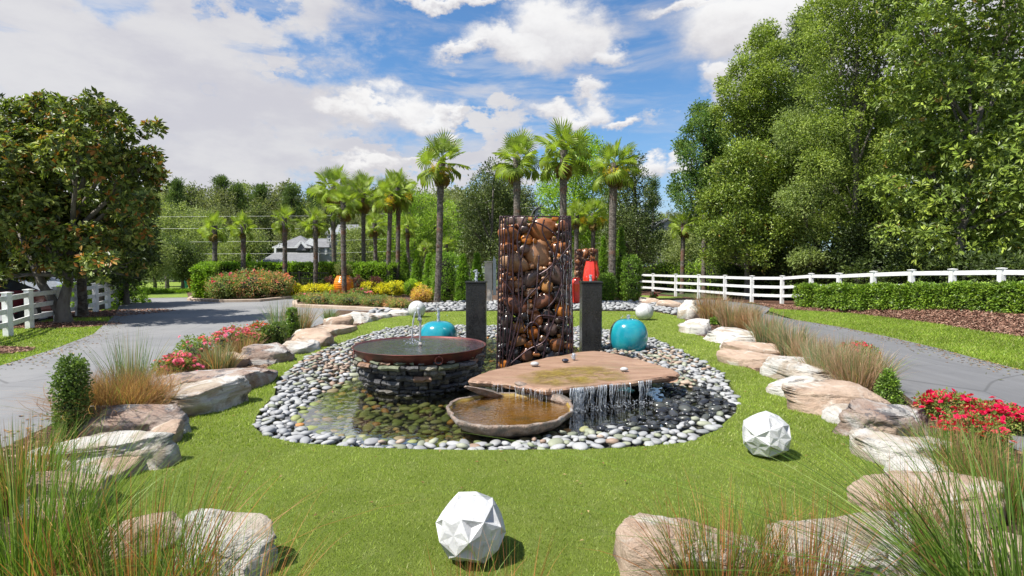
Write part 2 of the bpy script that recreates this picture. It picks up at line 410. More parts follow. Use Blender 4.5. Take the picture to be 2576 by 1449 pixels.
def splash_mat():
    m, t, o = newmat('falling_water')
    f = t.n('ShaderNodeFresnel'); f.inputs[0].default_value = 1.33
    tr = t.n('ShaderNodeBsdfTransparent'); tr.inputs[0].default_value = (.96, .98, 1, 1)
    df = t.n('ShaderNodeBsdfDiffuse'); df.inputs[0].default_value = (.85, .87, .9, 1)
    tl = t.n('ShaderNodeBsdfTranslucent'); tl.inputs[0].default_value = (.85, .87, .9, 1)
    gl = t.n('ShaderNodeBsdfGlossy'); gl.inputs['Roughness'].default_value = .08
    a = t.n('ShaderNodeMixShader'); a.inputs[0].default_value = .5; t.L.new(df.outputs[0], a.inputs[1]); t.L.new(tl.outputs[0], a.inputs[2])
    b = t.n('ShaderNodeMixShader'); b.inputs[0].default_value = .3; t.L.new(a.outputs[0], b.inputs[1]); t.L.new(gl.outputs[0], b.inputs[2])
    n = t.ramp(t.noise(t.mapping(world_co(t), (1, 1, .3)), 60, 3, .6), .38, .6, .15, .85)
    c = t.n('ShaderNodeMixShader'); t.L.new(n, c.inputs[0]); t.L.new(tr.outputs[0], c.inputs[1]); t.L.new(b.outputs[0], c.inputs[2]); t.L.new(c.outputs[0], o.inputs[0]); return m
M['splash'] = splash_mat()
def granite():
    m, t, o = newmat('black_granite'); co = world_co(t)
    c = t.mix(t.ramp(t.noise(co, 70, 4, .7), .45, .7), (.010, .010, .011), (.045, .044, .043))
    c = t.mix(t.math('MULTIPLY', t.ramp(t.noise(t.mapping(co, (1, 1, .25)), 5, 6, .65), .45, .72), .4), c, (.055, .055, .054))
    princ(t, o, c, t.ramp(t.noise(co, 4, 4), .3, .7, .16, .4), 0, .55, 0, bump(t, t.noise(co, 30, 5, .7), .2, .01)); return m
M['granite'] = granite()
def glaze(name, a, b, c3, s=2.2):
    m, t, o = newmat(name); co = obj_co(t)
    c = t.mix(t.ramp(t.noise(co, s, 5, .6, .5), .35, .65), a, b); c = t.mix(t.math('MULTIPLY', t.ramp(t.noise(co, s*2.3, 5, .6), .55, .75), .7), c, c3)
    princ(t, o, c, .18, 0, .5, .6, bump(t, t.noise(co, 14, 3), .06, .02)); return m
M['teal'] = glaze('turquoise_glaze', (.010, .23, .30), (.02, .33, .38), (.015, .30, .24))
M['orange'] = glaze('orange_glaze', (.72, .19, .015), (.80, .26, .02), (.60, .12, .01))
M['red'] = glaze('red_glaze', (.70, .035, .02), (.78, .06, .03), (.55, .02, .015))
M['copper'] = two_tone('aged_copper', (.13, .038, .034), (.20, .065, .05), 5, .42, .15, 40, .004, c=(.09, .045, .04), cscale=3, metal=.55, spec=.5)
M['rebar'] = two_tone('wet_rebar', (.030, .020, .024), (.085, .045, .05), 20, .35, .3, 120, .003, metal=.4)
M['slate'] = None
def stone_attr(name, rough=.5, spec=.5, bs=.5, dist=.02, sc=14, wetlow=False):
    m, t, o = newmat(name); c = attr(t); co = world_co(t)
    c = t.mix(t.math('MULTIPLY', t.ramp(t.noise(t.mapping(co, (1, 1, 2)), sc, 7, .7), .42, .7), .55), c, t.mul(c, (.4, .36, .34)))
    princ(t, o, c, rough, 0, spec, 0, bump(t, t.noise(t.mapping(co, (1, 1, 2.2)), sc*1.5, 7, .7), bs, dist)); return m
M['slate'] = stone_attr('stacked_slate', .45, .5, .8, .03, 12)
M['wet_stone'] = stone_attr('wet_river_stone', .27, .6, .35, .012, 7)
M['slab'] = two_tone('sandstone_slab', (.27, .155, .10), (.37, .235, .155), 3, .5, .8, 14, .03, c=(.24, .17, .09), cscale=1.6, stretch=(.6, 2.2, 1), dist=.8)
M['basin'] = two_tone('carved_basin_stone', (.13, .11, .09), (.30, .21, .16), 8, .55, .8, 22, .03, c=(.33, .30, .27), cscale=5)
M['basin_in'] = two_tone('algae_basin_stone', (.24, .155, .03), (.32, .22, .05), 5, .6, .3, 20, .02, c=(.10, .10, .03), cscale=3)
M['white_paint'] = two_tone('white_paint', (.72, .72, .70), (.80, .80, .78), 4, .5, .1, 40, .003, c=(.62, .61, .58), cscale=7)
M['white_cast'] = two_tone('white_cast_stone', (.47, .47, .475), (.58, .58, .575), 7, .7, .35, 70, .006, c=(.42, .42, .42), cscale=16)
M['kerb'] = two_tone('kerb_concrete', (.36, .27, .20), (.46, .37, .29), 5, .9, .4, 40, .01)
M['black_iron'] = plain('black_iron', (.02, .02, .021), .4, .3)
M['roof'] = two_tone('roof_shingle', (.14, .14, .145), (.19, .19, .195), 3, .9, .3, 20, .02)
M['siding'] = two_tone('grey_siding', (.11, .11, .115), (.14, .14, .145), 1.5, .8, .1, 10, .01)
M['siding_light'] = two_tone('pale_siding', (.26, .26, .265), (.31, .31, .31), 1.5, .8, .1, 10, .01)
M['trim'] = plain('white_trim', (.74, .74, .73), .5)
M['glass'] = plain('window_glass', (.045, .05, .06), .08, 0, .8)
M['beige_stone'] = two_tone('beige_stone', (.42, .37, .30), (.52, .47, .40), 4, .85, .4, 30, .02)
M['steel'] = plain('steel', (.35, .37, .4), .3, .8)
M['silver_car'] = plain('silver_car_paint', (.6, .62, .65), .25, .3, .5, .8)
M['dark_red_car'] = plain('dark_red_car_paint', (.14, .02, .03), .25, .2, .5, .8)
M['tyre'] = plain('tyre_rubber', (.02, .02, .02), .8)
M['wire'] = plain('power_wire', (.45, .45, .45), .5, .2)

# ------------------------------------------------------------------ ground
def poly_sheet(name, pts, z, mat, zf=None, sub=None):
    P = [Vector((p[0], p[1], 0)) for p in pts]
    tr = tessellate_polygon([P])
    V = [(p[0], p[1], (zf(p[0], p[1]) if zf else z)) for p in pts]
    F = np.array([list(t) for t in tr])
    o = mk(name, V, F, mat)
    if o.data.polygons[0].normal.z < 0: o.data.flip_normals()
    return tag(o, kind='structure')
mk('ground', [(-700, -60, -.05), (700, -60, -.05), (700, 900, -.05), (-700, 900, -.05)], np.array([(0, 1, 2, 3)]), M['rough_ground'])['kind'] = 'structure'
road_left = [(-7.6, -6), (-7.7, 4), G(0, 920), G(130, 880), G(235, 840), G(290, 792), G(302, 762), G(330, 750), G(480, 748)]
road_pts = road_left+[G(476, 756), G(556, 760.5), G(650, 759), G(744, 749.5), G(741, 763), G(744, 772), G(850, 777), G(956, 782),
            G(1030, 786), (0, 20.5), G(1640, 765), G(1700, 754), G(1800, 754), G(1880, 762), G(1945, 772), G(1923, 789), G(2001, 804.5), G(2118, 823), G(2235, 847),
            G(2352, 874), G(2469, 905), G(2576, 932), (8.1, 6.5), (7.8, 3), (7.6, -6)]
poly_sheet('road', road_pts, 0., M['asphalt'])
# left verge: grass with mulch rings, parking lot beyond the fence
verge = [(-7.6, -6), (-7.7, 4), G(0, 920), G(130, 880), G(235, 840), G(290, 792), G(302, 762), G(330, 750), G(480, 748), G(480, 738), G(200, 738), (-16.5, 22), (-14.6, 16.5), (-13.2, 13), (-12.2, 9), (-12, -6)]
poly_sheet('grass_verge', verge, -.012, M['verge'])
poly_sheet('parking_lot', [(-12.6, 6), (-13.6, 12.6), (-15.0, 16.5), (-17.2, 22), (-21, 34), (-60, 34), (-60, 4)], -.02, M['asphalt'])
def blob_poly(cx, cy, rx, ry, seed, n=28):
    rr = random.Random(seed); ph = [rr.uniform(0, 6.28) for _ in range(3)]
    return [(cx+rx*math.cos(a)*(1+.08*math.sin(3*a+ph[0])+.05*math.sin(5*a+ph[1])), cy+ry*math.sin(a)*(1+.08*math.sin(2*a+ph[2]))) for a in [2*PI*i/n for i in range(n)]]
poly_sheet('mulch_bed', blob_poly(-13.3, 15.7, 1.7, .9, 1), -.004, M['mulch'])
poly_sheet('mulch_bed', blob_poly(-14.6, 19.6, 1.7, 1.9, 2), -.004, M['mulch'])
poly_sheet('mulch_bed', blob_poly(-10.9, 10.8, 1.1, .7, 3), -.004, M['mulch'])

# island soil, lawn
island = [(-3.6, -3), (-4.6, 2), (-4.75, 5), (-5.25, 7), (-5.5, 9.5), (-5.5, 12), (-5.6, 16), G(850, 781), G(956, 784), G(1030, 784), G(1030, 760), G(1180, 742), G(1560, 742), G(1600, 750),
          G(1650, 757), G(1770, 768), (7.9, 19.6), (7.3, 17), (6.5, 12.5), (6.0, 9.5), (5.25, 7.2), (4.7, 5.9), (4.5, 2), (3.9, -3)]
poly_sheet('garden_bed', island, .016, M['soil'])
lawn_px = [(250,1285),(330,1180),(400,1100),(455,1066),(575,1022),(600,972),(690,918),(725,898),(830,858),(885,826),(950,806),(1030,793),(1100,786),(1200,784),(1450,784),(1640,785),
           (1722,800),(1730,838),(1790,856),(1850,888),(1870,925),(1975,965),(2020,1005),(2125,1050),(2225,1110),(2290,1185),(2240,1240),(2240,1320)]
lawn = [G(*p) for p in lawn_px]+[(2.2, 3.1), (1.55, 2.2), (-1.9, 2.2), (-2.9, 2.9)]
poly_sheet('lawn', lawn, .026, M['turf'])

# right bank, lofted from drive edge up to the fence line
e0 = [G(1880, 763), G(1945, 772), G(1935, 783), G(2001, 804.5), G(2118, 823), G(2235, 847), G(2352, 874), G(2469, 905), G(2576, 932), (8.1, 6.5), (7.8, 3), (7.6, -4)]
e0 = [(x, y, 0.) for x, y in e0]
e1z = [0, 0, .02, .04, .07, .11, .16, .20, .22, .25, .25, .25]
e1p = [(1885,762),(1948,772),(1945,780),(2001,781),(2134,788),(2235,800),(2352,815),(2469,835),(2576,850)]
e1 = [(*G(u, v, z), z) for (u, v), z in zip(e1p, e1z)]+[(11.2, 8, .25), (11.2, 3, .25), (11, -4, .25)]
e2 = [(9.9, 28.5, .0), (10.9, 25.5, .02), (11.3, 23.2, .05), (11.5, 21.6, .15), (11.9, 19.5, .28), (12.1, 17.6, .38), (12.2, 16, .46), (12.3, 14.5, .54), (12.4, 12.9, .58), (12.3, 8, .6), (12.2, 3, .6), (12, -4, .6)]
e3 = [(x+3.5+i*.5, y+2.5, z*.7-.05) for i, (x, y, z) in enumerate(e2)]
e4 = [(x+60, y+20, -.1) for (x, y, z) in e2]
def loft(name, a, b, mat, nu=90, nv=10, nz=.02, seed=3):
    a = np.array(a, float); b = np.array(b, float); s = np.linspace(0, len(a)-1, nu); k = np.arange(len(a))
    A = np.stack([np.interp(s, k, a[:, i]) for i in range(3)], 1); B = np.stack([np.interp(s, k, b[:, i]) for i in range(3)], 1)
    t = np.linspace(0, 1, nv)[None, :, None]; V = (A[:, None]*(1-t)+B[:, None]*t); V = V.reshape(-1, 3)
    if nz: V[:, 2] += nz*fbm(V*1.7, seed)*np.tile(np.sin(np.linspace(0, PI, nv)), nu)
    F = np.array([(i*nv+j, (i+1)*nv+j, (i+1)*nv+j+1, i*nv+j+1) for i in range(nu-1) for j in range(nv-1)])
    o = mk(name, V, F, mat, smooth=True)
    if o.data.polygons[0].normal.z < 0: o.data.flip_normals()
    return tag(o, kind='structure'), A, B
_, vA, vB = loft('grass_strip', e0, e1, M['verge'])
_, mA, mB = loft('mulch_bank', e1, e2, M['mulch'], nz=.03)
loft('bank_top', e2, e3, M['mulch'], nz=.02)
loft('woodland_floor', e3, e4, M['rough_ground'], nz=0)
# strip along the far part of the right fence
poly_sheet('mulch_strip', [G(1560, 742), G(1600, 750), G(1700, 753.5), G(1800, 753.5), G(1880, 762), (9.9, 28.5), (9.2, 34), (12, 40), (0, 40), (0, 32)], -.006, M['mulch'])
poly_sheet('grass_patch', [G(1600, 742), G(1720, 747), G(1690, 752), G(1610, 748)], -.001, M['verge'])
# beds beyond the road
bed_far = [G(476, 756), G(556, 760.5), G(650, 759), G(744, 749.5), G(741, 763), G(744, 772), G(850, 777), G(956, 782), G(1030, 784), G(1030, 760), G(1180, 742), G(1560, 742), (6, 45), (-25, 45), G(470, 738)]
poly_sheet('planting_bed', bed_far, .03, M['soil'])
poly_sheet('far_grass', [(-60, 32.5), G(200, 737.5), G(480, 737.5), (-24, 46), (-24, 60), (-90, 60)], -.03, M['verge'])
def kerb(pts, label):
    P = [Vector((x, y, 0)) for x, y in pts]; m = MB(); Q = []
    for a, b in zip(P[:-1], P[1:]):
        for i in range(6): Q.append(a.lerp(b, i/6))
    Q.append(P[-1]); V = []; n = len(Q)
    for i, p in enumerate(Q):
        t = (Q[min(i+1, n-1)]-Q[max(i-1, 0)]).normalized(); nn = Vector((-t.y, t.x, 0))
        for (o_, z) in ((-.11, -.04), (-.10, .11), (-.07, .13), (.08, .13), (.08, -.04)): V.append(p+nn*o_+Vector((0, 0, z)))
    F = [(i*5+k, i*5+k+1, (i+1)*5+k+1, (i+1)*5+k) for i in range(n-1) for k in range(4)]
    m.add([v[:] for v in V], np.array(F)); o = m.build('kerb', M['kerb']); o['kind'] = 'structure'; return o
kerb([G(490, 745), G(476, 756), G(556, 760.5), G(650, 759), G(744, 749.5), G(780, 744)], '')
kerb([G(770, 752), G(741, 763), G(744, 772), G(850, 777), G(956, 782), G(1010, 785)], '')
# ------------------------------------------------------------------ pond
rng = np.random.default_rng(7); rnd = random.Random(11)
pond_px = [(638,1080),(646,1050),(668,1022),(690,1000),(697,962),(722,938),(765,905),(835,872),(905,850),(960,832),(1010,824),(1080,821),(1200,821),(1330,823),(1440,824),(1540,832),(1640,852),(1710,882),(1765,910),(1825,950),
           (1856,1000),(1852,1042),(1800,1090),(1722,1120),(1600,1131),(1500,1136),(1350,1138),(1200,1139),(1050,1137),(900,1131),(820,1126),(740,1120),(665,1102)]
water_px = [(1010,872),(935,900),(885,945),(805,985),(757,1012),(735,1045),(742,1072),(840,1096),(960,1107),(1100,1112),(1200,1112),(1330,1104),(1430,1085),(1520,1068),(1600,1052),(1660,1030),(1690,1000),(1660,965),(1600,930),
            (1540,900),(1500,885),(1440,862),(1330,850),(1230,846),(1120,850)]
pond = np.array([G(*p) for p in pond_px]); wpoly = np.array([G(*p) for p in water_px])
def sdist(P, poly):
    """distance to a polygon's outline, positive inside"""
    P = np.asarray(P, float)[:, :2]; best = np.full(len(P), 1e9); inside = np.zeros(len(P), bool)
    n = len(poly)
    for i in range(n):
        a = poly[i]; b = poly[(i+1) % n]; ab = b-a; t = np.clip(((P-a)@ab)/(ab@ab), 0, 1)
        best = np.minimum(best, np.linalg.norm(P-(a+t[:, None]*ab), axis=1))
        c = ((a[1] > P[:, 1]) != (b[1] > P[:, 1])) & (P[:, 0] < (b[0]-a[0])*(P[:, 1]-a[1])/(b[1]-a[1]+1e-12)+a[0])
        inside ^= c
    return np.where(inside, best, -best)
def cut_hole(name, outer, z, mat):
    bpy.data.objects.remove(bpy.data.objects[name])
    A = [Vector((*p, 0)) for p in outer]; B = [Vector((*p, 0)) for p in pond]
    tr = tessellate_polygon([A, B]); V = [(*p, z) for p in outer]+[(p[0], p[1], z) for p in pond]
    n1, n2 = len(outer), len(pond)
    V2 = V+[(p[0], p[1], -.3) for p in pond]
    F4 = np.array([(n1+i, n1+(i+1) % n2, n1+n2+(i+1) % n2, n1+n2+i) for i in range(n2)]) if name == 'lawn' else None
    o = mk(name, V2 if F4 is not None else V, [np.array([list(t) for t in tr])]+([F4] if F4 is not None else []), mat)
    if o.data.polygons[0].normal.z < 0: o.data.flip_normals()
    return tag(o, kind='structure')
cut_hole('ground', [(-700, -60), (700, -60), (700, 900), (-700, 900)], -.05, M['rough_ground'])
cut_hole('road', road_pts, 0., M['asphalt'])
cut_hole('garden_bed', island, .016, M['soil'])
cut_hole('lawn', lawn, .026, M['turf'])
WZ = -.03
def bedz(P):
    a = sdist(P, wpoly); b = sdist(P, pond)
    inn = WZ-.012-np.minimum(.14, .22*np.maximum(a, 0))
    out_ = WZ-.012+np.minimum(.045, .10*np.maximum(-a, 0))
    return np.where(a > 0, inn, out_)
gx, gy = np.meshgrid(np.arange(-4.2, 3.5, .1), np.arange(4.6, 16.2, .1)); gp = np.stack([gx.ravel(), gy.ravel()], 1)
bz = bedz(gp)-.03; ins = sdist(gp, pond).reshape(gx.shape) > -.16
idx = np.arange(gx.size).reshape(gx.shape)
q = np.stack([idx[:-1, :-1], idx[:-1, 1:], idx[1:, 1:], idx[1:, :-1]], -1)[ins[:-1, :-1] & ins[1:, 1:] & ins[:-1, 1:] & ins[1:, :-1]]
M['pond_floor'] = two_tone('pond_floor', (.035, .035, .028), (.07, .065, .05), 6, .7, .4, 40, .01)
bed = tag(mk('pebble_bed', np.concatenate([gp, np.where(sdist(gp, pond) < 0, -.2, bz)[:, None]], 1), q, M['pond_floor'], smooth=True), kind='structure')
# rippled water sheet
wp = [(p[0], p[1]) for p in pond]
tag(poly_sheet('water', wp, WZ, M['water']), kind='structure')

def scatter(n, xr, yr, test, dmin, seed, sizes):
    r = np.random.default_rng(seed); cell = dmin; grid = {}; out_ = []
    C = np.stack([r.uniform(*xr, n), r.uniform(*yr, n)], 1); ok = test(C); C = C[ok]; S = r.choice(sizes, len(C))
    for (x, y), s in zip(C, S):
        i, j = int(x/cell), int(y/cell); good = True
        for a in (-2, -1, 0, 1, 2):
            for b in (-2, -1, 0, 1, 2):
                for (x2, y2, s2) in grid.get((i+a, j+b), ()):
                    if (x-x2)**2+(y-y2)**2 < (dmin*(s+s2)/2)**2: good = False; break
                if not good: break
            if not good: break
        if good: grid.setdefault((i, j), []).append((x, y, s)); out_.append((x, y, s))
    return out_
def pebble_shape(r, sub, s=1.):
    V, F = ico(sub); a = r.uniform(.85, 1.25); d = np.array([.061*a, .061*r.uniform(.58, .88), .061*r.uniform(.30, .46)])*s
    W = V*(1+.09*vnoise(V*1.3+r.uniform(0, 50), 5)[:, None])*d
    t = r.uniform(0, 6.28); c, q_ = math.cos(t), math.sin(t); ti = r.normal(0, .16)
    W = W @ np.array(Matrix.Rotation(t, 3, 'Z') @ Matrix.Rotation(ti, 3, 'X') @ Matrix.Rotation(r.normal(0, .14), 3, 'Y')).T
    return W, F, d[2]
GREY = [(.30,.30,.305),(.34,.34,.34),(.25,.255,.26),(.38,.38,.375),(.32,.325,.315)]
GREEN = [(.26,.275,.19),(.32,.33,.24),(.21,.225,.16)]
TAN = [(.33,.245,.18),(.29,.20,.145),(.38,.29,.22)]
WETC = [(.035,.037,.040),(.055,.056,.058),(.075,.078,.07),(.025,.026,.03)]
ALG = [(.17,.20,.06),(.23,.25,.09),(.12,.14,.05),(.27,.27,.13),(.19,.15,.07)]
WARM = [(.42,.19,.05),(.46,.27,.10)]
wetc = np.array(G(1545, 1015)); tanL = np.array(G(850, 915)); tanR = np.array(G(1700, 905))
def pebble_col(x, y, z, r, edge_d=1.):
    dw = math.hypot((x-wetc[0])/1.45, (y-wetc[1])/.95); under = z < WZ-.02
    dbas = math.hypot((x-.1)/1.1, (y-5.6)/.85); dped = math.hypot(x+1.3, y-7.6)
    pt = .03+.5*math.exp(-((x-tanL[0])**2+(y-tanL[1])**2)/2.2)+.42*math.exp(-((x-tanR[0])**2+(y-tanR[1])**2)/2.6)
    u = r.random()
    if dw < 1 or (dw < 1.25 and u < .5): c = WETC[r.integers(4)]
    elif under: c = WARM[r.integers(2)] if r.random() < .09 else ALG[r.integers(5)]
    elif u < pt: c = TAN[r.integers(3)]
    elif dw < 2.0 and u < .75 or (dbas < 1.5 and u < .6): c = GREEN[r.integers(3)] if r.random() < .75 else TAN[r.integers(3)]
    elif u < pt+.2: c = GREEN[r.integers(3)]
    else: c = GREY[r.integers(5)]
    if edge_d < .42 and not under and dw > 1 and r.random() < .8: c = GREY[r.integers(5)]
    return np.array(c)*r.uniform(.85, 1.12)
pts = scatter(60000, (-4.1, 3.4), (4.7, 15.8), lambda C: sdist(C, pond) > .02, .094, 3, [.75, 1., 1., 1.3])
edge = sdist(np.array(pts)[:, :2], pond)
cand = []
for (x, y, s), e in zip(pts, edge):
    z = float(bedz(np.array([[x, y]]))[0]); cand.append((s/y, x, y, z, s, e if y < 8 or x > .5 else 1.))
cand.sort(reverse=True)
rest = MB()
for i, (k, x, y, z, s, ed) in enumerate(cand):
    near = i < 300
    W, F, hz = pebble_shape(rng, 2 if i < 900 else 1, s*1.07)
    c = pebble_col(x, y, z, rng, ed); zz = z+hz*.55+rng.uniform(0, .014)
    if near:
        mk('pebble', W, F, M['pebble'], bed, np.tile(c, (len(W), 1)), True, (x, y, zz))
    else: rest.add(W+np.array([x, y, zz]), F, c)
# second course of stones heaped on the dry margins
p2 = scatter(20000, (-4.1, 3.4), (4.7, 15.8), lambda C: (sdist(C, pond) > .10) & (sdist(C, wpoly) < -.03), .17, 9, [.8, 1., 1.2])
for x, y, s in p2:
    z = float(bedz(np.array([[x, y]]))[0]); W, F, hz = pebble_shape(rng, 1, s)
    rest.add(W+np.array([x, y, z+.032+hz*.5+rng.uniform(0, .012)]), F, pebble_col(x, y, z, rng))
rest.build('pebble_fill', M['pebble'], bed, True, kind='stuff')

# grey cobble band behind the lawn
band = np.array([G(930, 797), G(1030, 789), G(1100, 785), G(1450, 783), G(1640, 784), G(1722, 797), G(1770, 784), G(1700, 768), G(1600, 763), G(1450, 764), G(1200, 760), G(1100, 766), G(1010, 776), G(940, 786)])
bb = scatter(26000, (-7, 9), (18, 27), lambda C: sdist(C, band) > -.1, .2, 5, [.8, 1, 1.25])
cm = MB(); big = sorted(bb, key=lambda p: p[1])
cb = tag(poly_sheet('cobble_band', [tuple(p) for p in band], .034, M['pond_floor']), kind='structure')
for i, (x, y, s) in enumerate(big):
    W, F, hz = pebble_shape(rng, 1, s*2.05); c = np.array(GREY[rng.integers(5)])*rng.uniform(.8, 1.1)
    cm.add(W+np.array([x, y, .034+hz*.7+rng.uniform(0, .03)]), F, c)
cm.build('cobble_fill', M['pebble'], cb, True, kind='stuff')

# ------------------------------------------------------------------ falling water helpers
def jet_mesh(h, r, seed, drops=14, top=1.0, taper=.35):
    q_ = np.random.default_rng(seed); m = MB(); n = 9
    for k in range(4):
        P = [(q_.normal(0, r*.35)*(.3+i/n), q_.normal(0, r*.35)*(.3+i/n), h*i/(n-1)*q_.uniform(.97, 1)) for i in range(n)]
        m.tube(P, [r*.6*(1-(1-taper)*i/(n-1))*q_.uniform(.7, 1.2) for i in range(n)], 6)
    V, F = ico(1)
    for k in range(drops):
        a = q_.uniform(0, 6.28); rr = abs(q_.normal(0, r*1.6)); m.add(V*r*q_.uniform(.08, .26)*np.array([1, 1, 1.5])+np.array([rr*math.cos(a), rr*math.sin(a), h*q_.uniform(.1, 1.08)*top]), F)
    return m
# ------------------------------------------------------------------ gabion sculpture
def stone_mesh(m, r, c, s, col, q_, sub=2):
    V, F = ico(sub); W = np.sign(V)*np.abs(V)**.7
    for _ in range(6):
        n = q_.normal(size=3); n /= np.linalg.norm(n); d = q_.uniform(.52, .78); W = W-n*np.maximum(0, W@n-d)[:, None]*.8
    W = W*(1+.10*vnoise(V*1.6+q_.uniform(0, 99), 3)[:, None])*np.array(s)
    t = q_.uniform(-.5, .5); W = W @ np.array(Matrix.Rotation(t, 3, 'Y') @ Matrix.Rotation(q_.uniform(-.4, .4), 3, 'Z')).T
    return m.add(W+np.array(c), F, col)
GBR = [(.32,.12,.04),(.36,.18,.085),(.22,.09,.05),(.38,.22,.12),(.15,.10,.085)]
GOR = [(.50,.17,.025),(.42,.13,.02),(.36,.17,.05)]
GDK = [(.022,.021,.022),(.04,.036,.034),(.06,.045,.038)]
def gabion(label, cx, yf, w0, w1, h, dep, seed, nst, scale=1., group=None, wet=True):
    q_ = np.random.default_rng(seed); T = thing('gabion_sculpture', label, 'gabion', (cx, yf, -.08), 0, group)
    placed = []
    sizes = [.25]*5+[.20]*9+[.145]*18+[.11]*34+[.08]*60+[.058]*150+[.042]*150
    for r0 in sizes:
        r0 *= scale
        for _ in range(60):
            z = q_.uniform(r0*.6, h-r0*.45)
            if r0 > .15*scale and z < .42*h and wet: continue
            hw = (w0+(w1-w0)*z/h)/2-r0*.75; x = q_.uniform(-hw, hw)
            if all(((x-a)**2+((z-b)*1.1)**2) > (.86*(r0+c))**2 for a, b, c in placed): placed.append((x, z, r0)); break
    placed = placed[:nst]
    for x, z, r0 in placed:
        m = MB(); u = q_.random(); hi = z > .42*h
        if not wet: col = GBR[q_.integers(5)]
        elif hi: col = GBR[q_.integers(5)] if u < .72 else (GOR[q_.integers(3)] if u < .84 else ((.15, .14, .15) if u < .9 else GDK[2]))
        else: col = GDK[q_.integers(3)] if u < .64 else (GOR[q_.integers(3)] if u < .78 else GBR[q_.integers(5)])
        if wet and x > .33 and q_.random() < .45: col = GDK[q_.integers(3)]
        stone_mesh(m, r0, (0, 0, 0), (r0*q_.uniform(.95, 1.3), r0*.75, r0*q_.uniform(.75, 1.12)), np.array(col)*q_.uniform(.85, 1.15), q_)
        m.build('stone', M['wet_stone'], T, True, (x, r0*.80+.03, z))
    core = MB()
    for lay in (.22, .36, dep-.06):
        z = .05
        while z < h-.06:
            hw = (w0+(w1-w0)*z/h)/2-.06; x = -hw
            while x < hw:
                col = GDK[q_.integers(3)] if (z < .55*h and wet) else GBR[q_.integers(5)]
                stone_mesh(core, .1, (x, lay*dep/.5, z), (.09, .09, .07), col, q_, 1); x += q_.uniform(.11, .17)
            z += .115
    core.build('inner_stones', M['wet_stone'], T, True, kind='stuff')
    def bar(pts, r=.011, name='rebar'):
        P = np.array(pts, float); seg = np.linalg.norm(np.diff(P, axis=0), axis=1); s = np.concatenate([[0], np.cumsum(seg)]); n = max(8, int(s[-1]/.016))
        t = np.linspace(0, s[-1], n); Q = np.stack([np.interp(t, s, P[:, i]) for i in range(3)], 1)
        rr = np.where(np.arange(n) % 2, r*1.2, r*.8); MB().tube(Q, rr, 6).build(name, M['rebar'], T, True)
    X0, X1 = w0/2, w1/2
    for sx_, in ((-1,), (1,)):
        for yy in (-.02, dep+.02): bar([(sx_*X0, yy, 0), (sx_*X1, yy, h)], .014, 'corner_rod')
        for k, dx in enumerate((.05, .1, .17)): bar([(sx_*(X0-dx), -.03, 0), (sx_*(X1-dx*.8), -.03, h)], .012, 'rod')
        for yy in (.12, .26, .4): bar([(sx_*(X0+.01), yy*dep/.5, 0), (sx_*(X1+.01), yy*dep/.5, h)], .009, 'rod')
    for zz in (h, .35*h if wet else .5*h, .05): 
        xx = X0+(X1-X0)*zz/h
        bar([(-xx, -.02, zz), (xx, -.02, zz), (xx, dep+.02, zz), (-xx, dep+.02, zz), (-xx, -.02, zz)] if zz != .35*h else [(X0*.2, -.03, zz), (X0, -.03, zz)], .012, 'ring_rod')
    def curve(pts, r=.012):
        P = np.array([(a, -.045-.02*q_.random(), b) for a, b in pts]); t = np.linspace(0, len(P)-1, 40)
        # Catmull-Rom
        Q = []
        for u in t:
            i = min(int(u), len(P)-2); f = u-i; p0, p1, p2, p3 = P[max(i-1, 0)], P[i], P[i+1], P[min(i+2, len(P)-1)]
            Q.append(.5*((2*p1)+(-p0+p2)*f+(2*p0-5*p1+4*p2-p3)*f*f+(-p0+3*p1-3*p2+p3)*f**3))
        bar(Q, r, 'bent_rebar')
    W, H = w0/2, h
    C = [[(-.9,.0),(-.2,.14),(.3,.22),(.72,.5)],[(-.75,.02),(-.5,.3),(-.3,.45),(.1,.56),(.5,.68),(.98,.82)],[(-.3,1),(-.5,.85),(-.35,.6),(-.42,.3),(-.7,.05)],
         [(.02,1),(-.25,.85),(-.45,.62),(-.4,.35)],[(-.1,.97),(.3,.93),(.62,.85),(.5,.7),(.05,.62)],[(.68,1),(.6,.8),(.4,.6),(.35,.3),(.2,.08)],
         [(-.6,1),(-.62,.75),(-.6,.4),(-.75,.1)],[(-.85,.98),(-.7,.8),(-.8,.5),(-.6,.3),(-.55,.02)],[(.1,.75),(.02,.5),(-.1,.3),(.05,.12)],[(-.1,.3),(.1,.36),(.45,.36),(.8,.33)],
         [(-.3,.26),(-.1,.32),(.1,.28),(.0,.12)],[(.25,.98),(.2,.9),(.45,.78),(.7,.62),(.75,.3),(.55,.05)],[(.9,.7),(.6,.5),(.35,.42)],[(-.9,.6),(-.55,.48),(-.3,.28)]]
    for c in C: curve([(a*W*(1-.08*b), b*H) for a, b in c], .015 if wet else .016)
    return T
gab = gabion('tall wet cage of large brown river stones laced with bent rebar, above the flat slab', .392, 9.07, 1.30, 1.18, 2.62, .5, 21, 280)
# thin sheets of water running down its right side
m = MB(); q_ = np.random.default_rng(4)
for k in range(14):
    x = q_.uniform(.40, .63) if k % 3 else q_.uniform(-.6, .6); z0 = q_.uniform(.9, 2.4); l = q_.uniform(.3, .9)
    m.tube([(x+q_.normal(0, .006), -.07, z0-l*i/8) for i in range(9)], [.0018*q_.uniform(.5, 1.6) for i in range(9)], 4)
m.build('water_trickle', M['splash'], gab, True, kind='stuff')

